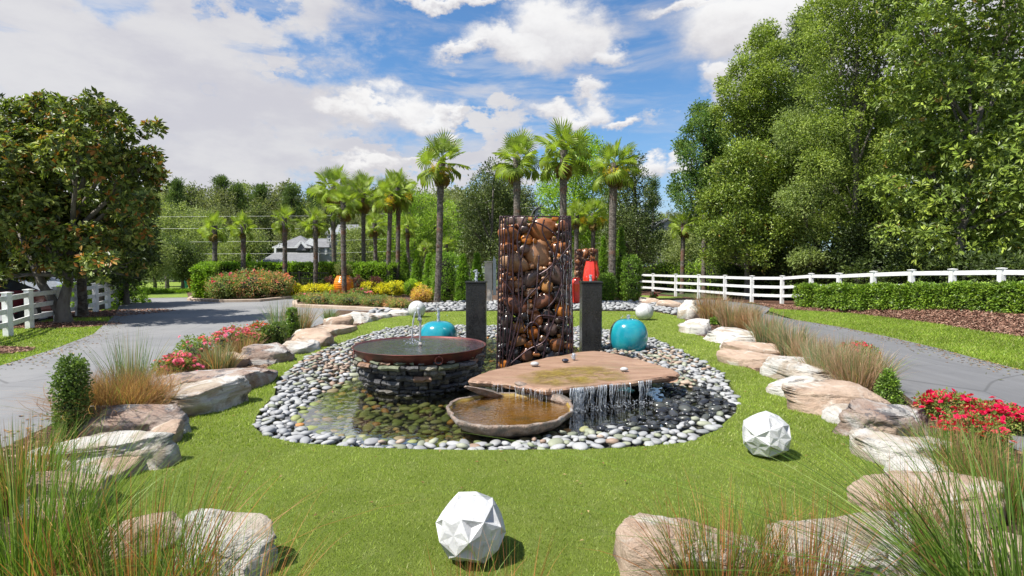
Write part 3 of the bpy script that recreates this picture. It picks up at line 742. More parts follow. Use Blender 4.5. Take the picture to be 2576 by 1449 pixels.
# ------------------------------------------------------------------ granite pillars
def pillar(label, u, jh):
    x, y, _ = D(u, 885, 10.85); T = thing('granite_pillar', label, 'pillar', (x, y, -.1), 0, 'black granite fountain pillars'); b = .012; s = .2
    prof = [(s, 0), (s, 1.46-.0), (s-b, 1.472)]
    V = []; F = []
    ring = lambda r, z: [(r-b, -r, z), (r, -r+b, z), (r, r-b, z), (r-b, r, z), (-r+b, r, z), (-r, r-b, z), (-r, -r+b, z), (-r+b, -r, z)]
    for r, z in prof: V += ring(r, z)
    F8 = [(i*8+k, i*8+(k+1) % 8, (i+1)*8+(k+1) % 8, (i+1)*8+k) for i in range(2) for k in range(8)]
    mk('column', V, [np.array(F8), np.array([list(range(16, 24))])], M['granite'], T)
    MB().box((0, 0, 1.488), (.43, .43, .03)).build('cap', M['granite'], T)
    jet_mesh(jh, .045, int(u), 10).build('water_jet', M['splash'], T, True, (0, 0, 1.5))
pillar('black granite pillar behind the copper bowl, tall bubbling jet on top', 1199, .24)
pillar('black granite pillar between the stone cage and the right turquoise pot', 1485, .13)

# ------------------------------------------------------------------ turquoise pots
def pot(label, u, y, r, h, zb, jh, seed):
    x = D(u, 850, y)[0]; T = thing('turquoise_pot', label, 'fountain pot', (x, y, zb), 0, 'turquoise glazed fountain pots'); pr = []
    for i in range(25):
        t = i/24; a = -.5*PI*.72+t*PI*.86
        z = (math.sin(a)+math.sin(.36*PI))/(1+math.sin(.36*PI))*h; rr = r*abs(math.cos(a))**.62
        pr.append((max(rr, 0), z))
    pr = pr[:-1]+[(.055, pr[-1][1]-.0), (.05, pr[-1][1]-.03), (0, pr[-1][1]-.03)]
    MB().lathe([(0, 0)]+pr, 56).build('body', M['teal'], T, True)
    jet_mesh(jh, .05, seed, 16).build('water_jet', M['splash'], T, True, (0, 0, pr[-3][1]-.02))
pot('squat turquoise pot standing clear on pebbles right of the pillars', 1581, 10.85, .385, .70, -.06, .10, 31)
pot('turquoise pot half hidden behind the copper bowl, with a tall jet', 1103, 11.3, .40, .64, -.09, .30, 32)

# ------------------------------------------------------------------ copper bowl on stacked slate
bx, by = -1.365, 7.95
ped = thing('stacked_stone_pedestal', 'round dry stacked slate pedestal standing in the pond under the copper bowl', 'pedestal', (bx, by, -.17))
z = .0; q_ = np.random.default_rng(5); SL = [(.09,.09,.092),(.14,.135,.13),(.06,.06,.065),(.19,.175,.15),(.24,.14,.09),(.26,.24,.19),(.16,.18,.11)]
course = 0
while z < .555:
    ch = q_.uniform(.05, .088); a = q_.uniform(0, .3); end = a+2*PI-.05
    while a < end:
        wa = min(q_.uniform(.15, .36), end-a)
        if wa < .06: break
        r1 = .78+.12*min(1, z/.5)+q_.uniform(-.045, .065)+(.03 if z > .45 else 0); r0 = r1-.26; V = []
        n = 5
        for k in range(n):
            t = a+.008+(wa-.016)*k/(n-1); jr = q_.uniform(-.035, .035); jz = q_.uniform(-.014, .014)
            e = 1 if 0 < k < n-1 else .5
            for (rr, zz) in ((r0, 0), (r1+jr-.02, .003), (r1+jr+.012*e, ch*.5+jz), (r1+jr-.012, ch-.005+jz*.5), (r0, ch-.004)):
                V.append((rr*math.cos(t), rr*math.sin(t), zz))
        F = [(k*5+j, (k+1)*5+j, (k+1)*5+(j+1) % 5, k*5+(j+1) % 5) for k in range(n-1) for j in range(5)]
        V = np.array(V); mz = q_.uniform(-.004, .004)
        col = SL[q_.integers(7)] if z > .28 else SL[q_.integers(4)]
        col = np.array(col)*(q_.uniform(.8, 1.2) if z > .2 else .7)
        mk('slate', V, [np.array(F), np.array([[0, 1, 2, 3, 4]]), np.array([[20, 24, 23, 22, 21]])], M['slate'], ped, np.tile(col, (len(V), 1)), False, (0, 0, z+mz))
        a += wa
    z += ch*.93; course += 1
MB().lathe([(0, .53), (.72, .53), (.72, 0)], 24).build('infill', M['pond_floor'], ped)
bowl = thing('copper_bowl', 'wide shallow red copper bowl brimming with water on the stacked slate base', 'fountain bowl', (bx, by, .38))
MB().lathe([(0, .0), (.84, .0), (.90, .015), (.955, .125), (.972, .150), (.985, .156), (.975, .162), (.955, .150), (.93, .10), (.80, .05), (0, .04)], 96).build('body', M['copper'], bowl, True)
def disc(r, z, n=64, rings=16, amp=0):
    V = [(0, 0, z)]; F = []
    for i in range(1, rings+1):
        rr = r*i/rings
        for k in range(n): t = 2*PI*k/n; V.append((rr*math.cos(t), rr*math.sin(t), z+amp*math.sin(rr*46)*(1-rr/r)))
    F3 = np.array([(0, 1+k, 1+(k+1) % n) for k in range(n)]); F4 = np.array([(1+(i-1)*n+k, 1+i*n+k, 1+i*n+(k+1) % n, 1+(i-1)*n+(k+1) % n) for i in range(1, rings) for k in range(n)])
    return V, [F3, F4]
V, F = disc(.955, .146, 96, 40, .004); mk('water_surface', V, F, M['bowl_water'], bowl, smooth=True)
for ang in (-66, -152, 20):
    t = R(ang); c = (.965*math.cos(t), .965*math.sin(t)); m = MB()
    P = [(c[0]+.012*math.cos(t)-.052*math.sin(t)*math.cos(k*PI/8), c[1]+.012*math.sin(t)+.052*math.cos(t)*math.cos(k*PI/8), .075+.052*math.sin(k*PI/8)) for k in range(17)]
    m.tube(P, .006, 6, cap=False); m.box((c[0]+.004*math.cos(t), c[1]+.004*math.sin(t), .128), (.022, .03, .02), t); m.build('ring_handle', M['copper'], bowl, True)
MB().lathe([(0, .14), (.028, .14), (.028, .17), (.02, .175), (.02, .19), (0, .19)], 16).build('nozzle', M['beige_stone'], bowl, True)
q_ = np.random.default_rng(77); m = jet_mesh(.44, .022, 77, 10, 1, .8); j2 = jet_mesh(.26, .05, 78, 26, 1.1, 1.2)
m.add(np.concatenate(j2.V)+np.array([-.03, 0, .28]), np.concatenate([f for f in j2.F if f.shape[1] == 4])) if False else None
for k in range(7):
    P = [(-.02*i/6+q_.normal(0, .008)-.015*k/7, q_.normal(0, .01), .34+.20*i/6) for i in range(7)]; m.tube(P, [.007+.008*q_.random() for _ in P], 5)
for k in range(5):
    x0 = -.05-.03*q_.random(); P = [(x0-.06*math.sin(i/8*1.5), -.02+q_.normal(0, .006), .48-.45*(i/8)**1.6) for i in range(9)]; m.tube(P, [.004+.006*q_.random() for _ in P], 5)
V, F = ico(1)
for k in range(60):
    a = q_.uniform(0, 6.28); rr = q_.uniform(.02, .16); m.add(V*q_.uniform(.004, .011)+np.array([rr*math.cos(a)-.08, rr*math.sin(a)-.03, abs(q_.normal(0, .035))]), F)
m.build('water_jet', M['splash'], bowl, True, (0, 0, .17))

# ------------------------------------------------------------------ sandstone slab with its curtain of water
SZ = .27
sp = [(355,625),(410,600),(480,570),(560,552),(640,530),(750,502),(860,480),(970,455),(1080,440),(1180,418),(1260,408),(1340,402),(1430,408),(1500,424),(1600,447),(1700,470),(1800,500),(1900,530),(1965,552),(2008,580),(1995,606),(1950,598),(1880,604),
      (1760,622),(1640,640),(1540,650),(1450,655),(1340,668),(1240,680),(1120,692),(1000,701),(960,707),(880,695),(800,680),(720,668),(640,655),(560,648),(500,642),(430,640),(375,636)]
sp = [G((1700+a*.5047)/1.59, (1200+b*.5047)/1.59, SZ) for a, b in sp]
spn = []; q_ = np.random.default_rng(8)
for i, (a, b) in enumerate(zip(sp, sp[1:]+sp[:1])):
    spn.append(a); t = .5; spn.append(((a[0]+b[0])/2+q_.normal(0, .012), (a[1]+b[1])/2+q_.normal(0, .012)))
cxy = np.mean(spn, 0); n = len(spn); S = np.array(spn); out2 = S-cxy; out2 /= np.linalg.norm(out2, axis=1)[:, None]
lay = [S-out2*.03, S, S+out2*(.012+.018*q_.random((n, 1))), S+out2*(-.01+.02*q_.random((n, 1))), S-out2*(.06+.05*q_.random((n, 1)))]
zs = [SZ, SZ-.006, SZ-.03, SZ-.065, SZ-.09]
V = np.concatenate([np.concatenate([l, np.full((n, 1), z_)+q_.normal(0, .003, (n, 1))], 1) for l, z_ in zip(lay, zs)])
F4 = np.array([(i*n+(k+1) % n, i*n+k, (i+1)*n+k, (i+1)*n+(k+1) % n) for i in range(4) for k in range(n)])
ringt = [V[:n]]; fr = [.82, .6, .35, .12]; base_n = len(V)
tops = []
for f_ in fr:
    P = cxy+(lay[0]-cxy)*f_; h_ = SZ+.006*fbm(np.concatenate([P*2.2, np.zeros((n, 1))], 1), 4)-.006
    tops.append(np.concatenate([P, h_[:, None]], 1))
V = np.concatenate([V]+tops+[[[*cxy, SZ-.006]]]); o0 = [0]+[base_n+i*n for i in range(4)]
F4b = np.array([(o0[i]+k, o0[i]+(k+1) % n, o0[i+1]+(k+1) % n, o0[i+1]+k) for i in range(4) for k in range(n)])
F3 = np.array([(o0[4]+k, o0[4]+(k+1) % n, len(V)-1) for k in range(n)]); FB = np.array([list(range(4*n, 5*n))[::-1]])
slab = thing('sandstone_slab', 'large flat sandstone slab in front of the stone cage, water spilling off its front edge', 'stone slab', (cxy[0], cxy[1], 0))
V[:, :2] -= cxy; mk('slab', V, [F4, F4b, F3, FB], M['slab'], slab)
P = np.array([G((1700+a*.5047)/1.59, (1200+b*.5047)/1.59, SZ) for a, b in [(700,600),(850,560),(1000,540),(1200,515),(1400,520),(1560,560),(1640,600),(1640,636),(1450,650),(1240,676),(1000,697),(850,682),(740,650)]])-cxy
c0 = P.mean(0); V = [(*c0, SZ+.006)]+[(*(c0+(p-c0)*f_), SZ+.006-(.0045 if f_ == 1 else 0)) for f_ in (.5, .85, 1) for p in P]; k_ = len(P)
mk('water_film', V, [np.array([(0, 1+i, 1+(i+1) % k_) for i in range(k_)]), np.array([(1+r_*k_+i, 1+(r_+1)*k_+i, 1+(r_+1)*k_+(i+1) % k_, 1+r_*k_+(i+1) % k_) for r_ in range(2) for i in range(k_)])], M['algae'], slab, np.array([[1.]*3]+[[.95]*3]*k_+[[.55]*3]*k_+[[0.]*3]*k_), True)
q_ = np.random.default_rng(12); m = MB()
lip = np.array([G((1700+a*.5047)/1.59, (1200+b*.5047)/1.59, SZ) for a, b in [(1150,690),(1240,682),(1450,658),(1640,642),(1790,622)]])
lipL = np.array([G((1700+a*.5047)/1.59, (1200+b*.5047)/1.59, SZ) for a, b in [(540,650),(700,668),(850,692),(960,708),(1100,694)]])
def strand(L, t, thick, top=SZ-.01, bot=WZ):
    i = min(int(t*(len(L)-1)), len(L)-2); f_ = t*(len(L)-1)-i; p = L[i]*(1-f_)+L[i+1]*f_-cxy; l = (top-bot); n_s = 9; ph = q_.uniform(0, 9)
    end = 1 if q_.random() < .75 else q_.uniform(.4, .9)
    P = [(p[0]+.006*math.sin(ph+k*1.1), p[1]-.02-.035*(k/8)**.6+.004*math.cos(ph+k), top-l*k/8*end) for k in range(n_s)]
    m.tube(P, [thick*(1.5-.8*k/8)*q_.uniform(.5, 1.3) for k in range(n_s)], 5)
clus = [q_.random() for _ in range(16)]
for k in range(170): strand(lip, float(np.clip(clus[q_.integers(16)]+q_.normal(0, .035), 0, 1)), q_.uniform(.0010, .0045))
for k in range(34): strand(lipL, q_.random(), q_.uniform(.001, .0028))
V_, F_ = ico(1)
for k in range(240):
    t = q_.random(); i = min(int(t*4), 3); f_ = t*4-i; p = lip[i]*(1-f_)+lip[i+1]*f_-cxy
    m.add(V_*q_.uniform(.003, .010)+np.array([p[0]+q_.normal(0, .03), p[1]-.05+q_.normal(0, .04), WZ+abs(q_.normal(0, .035))]), F_)
m.build('water_curtain', M['splash'], slab, True, kind='stuff')
for (x, y, s_) in ((-.35, .25, .16), (.25, .35, .2), (.95, .1, .16), (-.9, .2, .13), (.55, .7, .2)):
    q2 = np.random.default_rng(int(s_*1000+x*10)); zz = -.17
    while zz < SZ-.13:
        mm = MB(); stone_mesh(mm, .1, (0, 0, 0), (s_*q2.uniform(.9, 1.15), s_*.8, .04), (.04, .04, .042), q2); mm.build('support_stone', M['slate'], slab, False, (x, y, zz+.03)); zz += .06
jet_mesh(.09, .035, 51, 22, 1.1, 1.).build('water_jet', M['splash'], slab, True, (G(1443, 905, SZ)[0]-cxy[0], G(1443, 905, SZ)[1]-cxy[1], SZ))
def loose(label, u, v, s, col):
    x, y = G(u, v, SZ); mm = MB(); V, F = ico(3); mm.add(V*np.array([s, s*.8, s*.55]), F, col); o = mm.build('loose_pebble', M['pebble'], None, True, (x, y, SZ+s*.5)); tag(o, label, 'pebble', 'pebbles lying on the slab')
loose('pale grey pebble lying on the slab at its back left, below the cage', 1345, 921, .062, (.42, .42, .42))
loose('dark wet pebble on the slab beside the bubbling spout', 1422, 911, .052, (.03, .032, .05))
loose('pale grey pebble lying on the right of the slab', 1570, 934, .055, (.45, .45, .44))
# low carved basin
bsn = thing('stone_basin', 'low round carved stone basin with amber water, foremost in the pond', 'stone basin', (-.035, 5.83, -.06))
wob = lambda t, z_: 1+.03*math.sin(3*t+1)+.022*math.sin(5*t)+.012*math.sin(11*t+z_*20)+.01*math.sin(23*t)
MB().lathe([(0, 0), (.42, 0), (.50, .04), (.62, .10), (.685, .165), (.70, .20), (.695, .218), (.678, .222), (.662, .212)], 180, wob=wob).build('shell', M['basin'], bsn, True)
MB().lathe([(.662, .212), (.64, .165), (.5, .13), (.3, .11), (0, .105)], 180, wob=wob).build('inside', M['basin_in'], bsn, True)
V, F = disc(.650, .188, 72, 14, .0015); V = [(x*wob(math.atan2(y, x), .2)*1.0, y*wob(math.atan2(y, x), .2), z_) for x, y, z_ in V]; mk('water_surface', V, F, M['basin_water'], bsn, smooth=True)
q_ = np.random.default_rng(9)
for k, (a, l) in enumerate(((62, .30), (110, .34), (38, .22))):
    mm = MB(); stone_mesh(mm, .1, (0, 0, 0), (l, .07, .05), (.30, .20, .15), q_, 3); o = mm.build('rim_stone', M['basin'], bsn, False, (.70*math.cos(R(a)), .66*math.sin(R(a)), .225)); o.rotation_euler = (0, .05, R(a-90))

# ------------------------------------------------------------------ white balls
def facet_ball(label, x, y, r, rz, seed):
    V, F = ico(2); q2 = np.random.default_rng(seed); V0, F0 = ico(1)
    isb = np.array([np.min(np.linalg.norm(V0-v, axis=1)) < .01 for v in V])
    W = V*np.where(isb, .88, 1.02)[:, None]*q2.uniform(.985, 1.015, (len(V), 1)); W = list(W); F2 = []
    for f in F:
        if not isb[f].any(): W.append(np.mean([V[i] for i in f], 0)*.87); k = len(W)-1; F2 += [(f[0], f[1], k), (f[1], f[2], k), (f[2], f[0], k)]
        else: W.append(np.mean([W[i] for i in f], 0)*1.035); k = len(W)-1; F2 += [(f[0], f[1], k), (f[1], f[2], k), (f[2], f[0], k)]
    W = np.array(W); F = np.array(F2)
    W = W*r; W = W @ np.array(Matrix.Rotation(rz, 3, 'Z') @ Matrix.Rotation(.5, 3, 'X')).T; W[:, 2] = np.maximum(W[:, 2], -r*.86)
    tri = F[:, ::1]
    o = mk('faceted_ball', W, tri, M['white_cast'], loc=(x, y, .03+r*.86)); tag(o, label, 'garden ball', 'faceted white stone balls')
facet_ball('white faceted stone ball closest to the camera, behind thin grass stems', -.235, 3.03, .199, .3, 1)
facet_ball('white faceted stone ball on the lawn right of the pond', 2.25, 4.70, .207, 1.0, 2)
def smooth_ball(label, u, y, r, v):
    T = thing('white_ball', label, 'garden ball', (D(u, v, y)[0], y, .03), 0, 'smooth white balls at the back of the lawn'); V, F = ico(4)
    W = V*r; W[:, 2] = np.maximum(W[:, 2], -r*.9); mk('ball', W, F, M['white_cast'], T, smooth=True, loc=(0, 0, r*.9))
    P = [(r*1.002*math.sin(a)*.35, -r*1.002*math.cos(a)*.93 if abs(a) < 9 else 0, 0) for a in (0,)]
    P = [(r*1.003*math.cos(a)*.22-r*.0, -r*1.003*math.cos(a)*.975, r*.9+r*1.003*math.sin(a)) for a in np.linspace(-1.0, 1.45, 20)]
    MB().tube(P, .0035, 5).build('seam', M['rock_dark'], T, True)
smooth_ball('smooth white ball on the lawn at the back left by the low white rocks', 1049, 17.7, .285, 780)
smooth_ball('smooth white ball on the lawn at the back right beyond the turquoise pot', 1621, 16.8, .275, 786)

# ------------------------------------------------------------------ boulders
def rock(label, u0, u1, vt, vb, h, mat, seed, sub=4, rot=None, flat=1., dmax=3.0):
    d0 = gd(vb, .02); um = (u0+u1)/2
    d1 = G(um, vt, h)[1] if vt > 690 and h < 1.5 else d0+1; d1 = min(max(d1, d0+.35), d0+dmax); dc = (d0+d1)/2
    wx = (u1-u0)/FP*dc/2; wy = (d1-d0)/2; x = (um-PW/2)/FP*dc
    wx *= 1.13; wy *= 1.15; h *= 1.22
    V, F = ico(sub); q2 = np.random.default_rng(seed); e = .36
    W = np.sign(V)*np.abs(V)**e; W /= np.maximum(1, np.linalg.norm(W, axis=1)[:, None]/1.38)
    for _ in range(18):
        n = q2.normal(size=3)*np.array([1, 1, .45]); n /= np.linalg.norm(n); dd = q2.uniform(.80, 1.05); W = W-n*np.maximum(0, W@n-dd)[:, None]
    for tl in ((q2.uniform(-.3, .3), q2.uniform(-.35, .1)), (q2.uniform(-.9, .9), q2.uniform(-.9, .9))):
        n = np.array([tl[0], tl[1], 1.]); n /= np.linalg.norm(n); dd = .78 if abs(tl[0]) < .31 else .88; W = W-n*np.maximum(0, W@n-dd)[:, None]
    # bedding layers: ledges stepped in the height
    s = q2.uniform(0, 9); L = np.array([[wx, wy, h]])
    P = W*L; nz = fbm(P*2.4+s, seed, 5)*.075+.035*np.abs(vnoise(P*np.array([1.5, 1.5, 14])+s, seed+5))
    led = .05*np.round(fbm(np.concatenate([P[:, :2]*1.3+s, P[:, 2:3]*6], 1), seed+9, 2)*2)/2
    rad = V/np.linalg.norm(V, axis=1)[:, None]; stp = np.floor(P[:, 2]/h*4.5+1.2*vnoise(P*1.1+s, seed+20)); nz = nz+.035*hash3(stp.astype(np.int64), 0*stp.astype(np.int64), 0*stp.astype(np.int64), seed)
    P = P+rad*(nz+led)[:, None]*min(1., h*2.2)*np.array([1, 1, .55])
    P = P + rad*(.026*(.5-np.abs(fbm(P*9, seed+2, 4)))*min(1, h*4))[:, None]
    zmin = -.12; P[:, 2] = np.where(P[:, 2] < 0, P[:, 2]*.3, P[:, 2]*flat)
    tilt = q2.normal(0, .04)
    P = P @ np.array(Matrix.Rotation(rot if rot is not None else q2.uniform(-.15, .15), 3, 'Z') @ Matrix.Rotation(tilt, 3, 'Y')).T
    o = mk('boulder', P, F, M[mat], smooth=True, loc=(x, dc, .0)); 
    tag(o, label, 'boulder', 'boulders edging the lawn'); return o
RK = [
 ('big whitish boulder with a cracked rounded top, just below the upright holly', 88,400,1088,1192,.24,'rock_white',1,5),
 ('pinkish low boulder veiled by grass at the left, below the big whitish one', 70,262,1168,1300,.24,'rock_tan',2,5),
 ('long grey topped boulder with dark rusty face right of the upright holly', 195,456,1024,1100,.24,'rock_dark',3,5),
 ('block shaped boulder with white streaked top and rusty front, by the wiry brown grass', 392,580,955,1046,.28,'rock_white',4,5),
 ('long low grey boulder with a scooped dark end, below the pink roses', 402,680,917,986,.20,'rock_dark',5,5),
 ('angular grey boulder with a tan sloping top, second from the roses', 597,724,862,917,.30,'rock_dark',6,5),
 ('small cream white boulder between the angular grey one and the tan one', 712,785,855,892,.20,'rock_white',7,4),
 ('tan boulder with a pointed right end on the left lawn edge', 732,830,832,874,.26,'rock_tan',8,4),
 ('flat tan ledge boulder behind the pointed tan one', 782,872,815,848,.16,'rock_tan',9,4),
 ('small tan boulder beside the dark faced white one at the back left', 820,884,797,820,.26,'rock_tan',10,4),
 ('long white boulder with dark front by the road at the back left', 850,938,782,814,.28,'rock_white',11,4),
 ('low whitish edging boulder left of the white ball', 930,985,784,803,.16,'rock_white',12,3),
 ('lowest whitish edging boulder touching the white ball', 975,1034,778,796,.16,'rock_white',13,3),
 ('pointed white boulder at the back right corner of the lawn', 1716,1764,762,803,.55,'rock_white',14,4),
 ('small white and grey striped boulder below the pointed white one', 1714,1786,806,841,.30,'rock_white',15,4),
 ('broad tan and cream boulder behind the feathery grass on the right', 1780,1915,824,868,.26,'rock_white',16,4),
 ('layered tan ledge boulder with dark top edge on the right', 1824,1978,860,893,.16,'rock_tan',17,4),
 ('cracked tan ledge boulder under the layered one', 1834,1985,878,926,.20,'rock_tan',18,5),
 ('rounded cream boulder with a grey patch in the middle of the right edge', 1957,2090,895,982,.26,'rock_white',19,5),
 ('very wide flat topped cream boulder before the wiry grass on the right', 1985,2222,962,1047,.26,'rock_tan',20,5),
 ('tall brown boulder with black and white lichen left of the red roses', 2116,2338,1014,1104,.30,'rock_dark',21,5),
 ('white tilted slab boulder with straight cracks below the brown lichen one', 2198,2376,1080,1190,.22,'rock_white',22,5),
 ('big pink tan boulder at the right under red grass stems', 2214,2520,1182,1330,.22,'rock_tan',23,5),
 ('very large cream boulder at the bottom right behind green blades', 1975,2330,1275,1470,.26,'rock_white',24,5),
 ('pale pink boulder at the bottom right rooted behind the rusty grass', 1608,1990,1328,1480,.20,'rock_tan',25,5),
 ('rough tan stone mostly under the long blades in the bottom right corner', 2410,2640,1360,1480,.20,'rock_tan',26,4),
 ('whitish boulder striped by reed stems at the bottom left', 440,682,1345,1475,.24,'rock_white',27,5),
 ('low grey pink boulder behind the reeds left of the striped one', 240,450,1322,1400,.14,'rock_tan',28,4),
 ('tan boulder beyond the lawn at the foot of the right palm', 1606,1665,746,768,.35,'rock_tan',29,3),
 ('low brown boulder next to the red flower at the back right', 1655,1722,757,778,.25,'rock_tan',30,3),
]
RK += [
 ('small rusty stone wedged between the whitish and the dark faced boulder',372,440,1092,1128,.16,'rock_tan',41,4),
 ('small tan stone against the right end of the block shaped boulder',560,600,966,998,.14,'rock_tan',42,4),
 ('little tan stone left of the angular grey boulder',560,612,888,926,.20,'rock_tan',43,4),
 ('low cream stone filling the gap under the broad tan boulder',1815,1900,858,884,.14,'rock_white',44,4),
 ('flat cream stone between the cracked ledge and the rounded boulder',1930,1990,912,940,.14,'rock_tan',45,4),
 ('cream stone at the foot of the rounded boulder with the grey patch',1962,2060,955,1006,.18,'rock_white',46,4),
 ('pale wedge stone between the wide flat boulder and the lichen boulder',2090,2180,1028,1072,.18,'rock_white',47,4),
 ('low stone at the top end of the white tilted slab boulder',2170,2260,1070,1110,.18,'rock_tan',48,4),
 ('stone between the white slab boulder and the pink tan boulder',2270,2390,1165,1225,.16,'rock_white',49,4),
 ('stone joining the pink tan boulder and the very large cream one',2210,2330,1265,1330,.16,'rock_tan',50,4),
 ('pale stone between the whitish boulder and the veiled pinkish one',200,330,1170,1215,.14,'rock_tan',51,4),
]
for r_ in RK: rock(*r_)
# ------------------------------------------------------------------ foliage
def leaves(C, A, per, rc, ll, lw, pal, q, fold=.25, upb=.35, rosette=False, spec=None):
    """leaves round clump centres C with axes A. returns V, F, col. pal = list of (colour, weight)"""
    m = len(C); N = m*per
    gain = 1.85
    c = np.repeat(C, per, 0); ax = np.repeat(A, per, 0)
    cols = np.array([p[0] for p in pal]); wts = np.array([p[1] for p in pal]); wts = wts/wts.sum()
    ci = q.choice(len(pal), m, p=wts); cc = np.repeat(cols[ci], per, 0)
    alt = q.random(N) < .35; cc[alt] = cols[q.choice(len(pal), alt.sum(), p=wts)]
    cc = cc*q.uniform(.72, 1.28, (N, 1))*np.repeat(q.uniform(.8, 1.2, (m, 1)), per, 0)
    rd = q.normal(size=(N, 3)); rd /= np.linalg.norm(rd, axis=1)[:, None]
    if rosette:
        t = rd-ax*np.sum(rd*ax, 1)[:, None]*1.0; t /= np.linalg.norm(t, axis=1)[:, None]+1e-9; t = t+ax*q.uniform(.1, .9, (N, 1)); pos = c+rd*rc*.25
        n = ax*1.0+rd*.35
    else:
        pos = c+rd*rc*q.random((N, 1))**.5; t = rd*.8+ax*.5+q.normal(size=(N, 3))*.5; n = ax*.6+q.normal(size=(N, 3))*.75+np.array([0, 0, upb])
    t /= np.linalg.norm(t, axis=1)[:, None]
    b = np.cross(n, t); b /= np.linalg.norm(b, axis=1)[:, None]+1e-9; nn = np.cross(t, b)
    s = q.uniform(.7, 1.2, (N, 1)); L = ll*s; W = lw*s*.5
    V = np.empty((N, 4, 3)); V[:, 0] = pos; V[:, 1] = pos+t*L*.5+b*W+nn*W*fold*2; V[:, 2] = pos+t*L-nn*L*.08; V[:, 3] = pos+t*L*.5-b*W+nn*W*fold*2
    i = np.arange(N)[:, None]*4; F = np.concatenate([i+[0, 1, 2], i+[0, 2, 3]], 0)
    return V.reshape(-1, 3), F, np.repeat(np.clip(cc*gain*np.array([1.08, 1., .78]), 0, .8), 4, 0)
def lobes_clumps(lobes, n, q, inner=.25, low=.15):
    L = np.array(lobes, float)
    if L.shape[1] == 4: L = np.concatenate([L, L[:, 3:4], L[:, 3:4]], 1)
    w_ = (L[:, 3]*L[:, 5]); w_ /= w_.sum(); k = q.choice(len(L), n, p=w_); l = L[k]
    d = q.normal(size=(n, 3)); d /= np.linalg.norm(d, axis=1)[:, None]
    r = np.where(q.random(n) < inner, q.uniform(.3, .8, n), q.uniform(.82, 1.08, n))[:, None]
    nz = 1+.22*vnoise(d*2.2+k[:, None]*7.3, 3)[:, None]
    return l[:, :3]+d*r*nz*l[:, 3:6], d
MAG = [((.06,.09,.022),4),((.10,.135,.034),3.5),((.17,.20,.06),2),((.028,.042,.014),3),((.21,.10,.03),.7),((.19,.13,.04),.5)]
MAGR = [((.075,.115,.024),4),((.115,.165,.033),4),((.16,.21,.045),2),((.045,.07,.018),2),((.15,.11,.035),.12)]
OAK = [((.10,.145,.035),4),((.14,.19,.05),3),((.18,.23,.07),2),((.05,.075,.02),2)]
FAR = [((.095,.115,.065),4),((.12,.14,.08),3),((.07,.088,.052),3),((.14,.16,.09),1)]  # distance haze put into the colour: greyer, lighter leaves
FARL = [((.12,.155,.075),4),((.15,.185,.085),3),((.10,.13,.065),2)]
BRIGHT = [((.13,.22,.03),4),((.17,.26,.035),3),((.09,.15,.025),2)]
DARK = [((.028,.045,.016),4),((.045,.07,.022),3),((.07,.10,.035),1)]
ARB = [((.09,.17,.025),4),((.13,.22,.03),2),((.06,.11,.02),2)]
BOX = [((.05,.09,.025),4),((.08,.13,.035),3),((.12,.17,.05),1)]
HEDGE = [((.10,.18,.022),4),((.14,.23,.03),3),((.06,.10,.018),2)]
ROSE = [((.08,.12,.035),4),((.12,.16,.05),3),((.22,.13,.07),1.2)]
YEL = [((.42,.38,.03),4),((.34,.33,.03),3),((.18,.22,.03),1.5)]
PURP = [((.07,.03,.045),4),((.11,.05,.06),2),((.06,.06,.035),1)]
def limbs(m, base, tips, r0, q, n=9):
    base = np.array(base, float)
    for tp in tips:
        tp = np.array(tp, float); mid = (base+tp)/2+q.normal(0, .12, 3)*np.linalg.norm(tp-base)*.5*np.array([1, 1, .3]); P = []
        for i in range(8): t = i/7; P.append((1-t)**2*base+2*t*(1-t)*mid+t*t*tp)
        m.tube(P, np.linspace(r0, r0*.2, 8), n, cap=False)
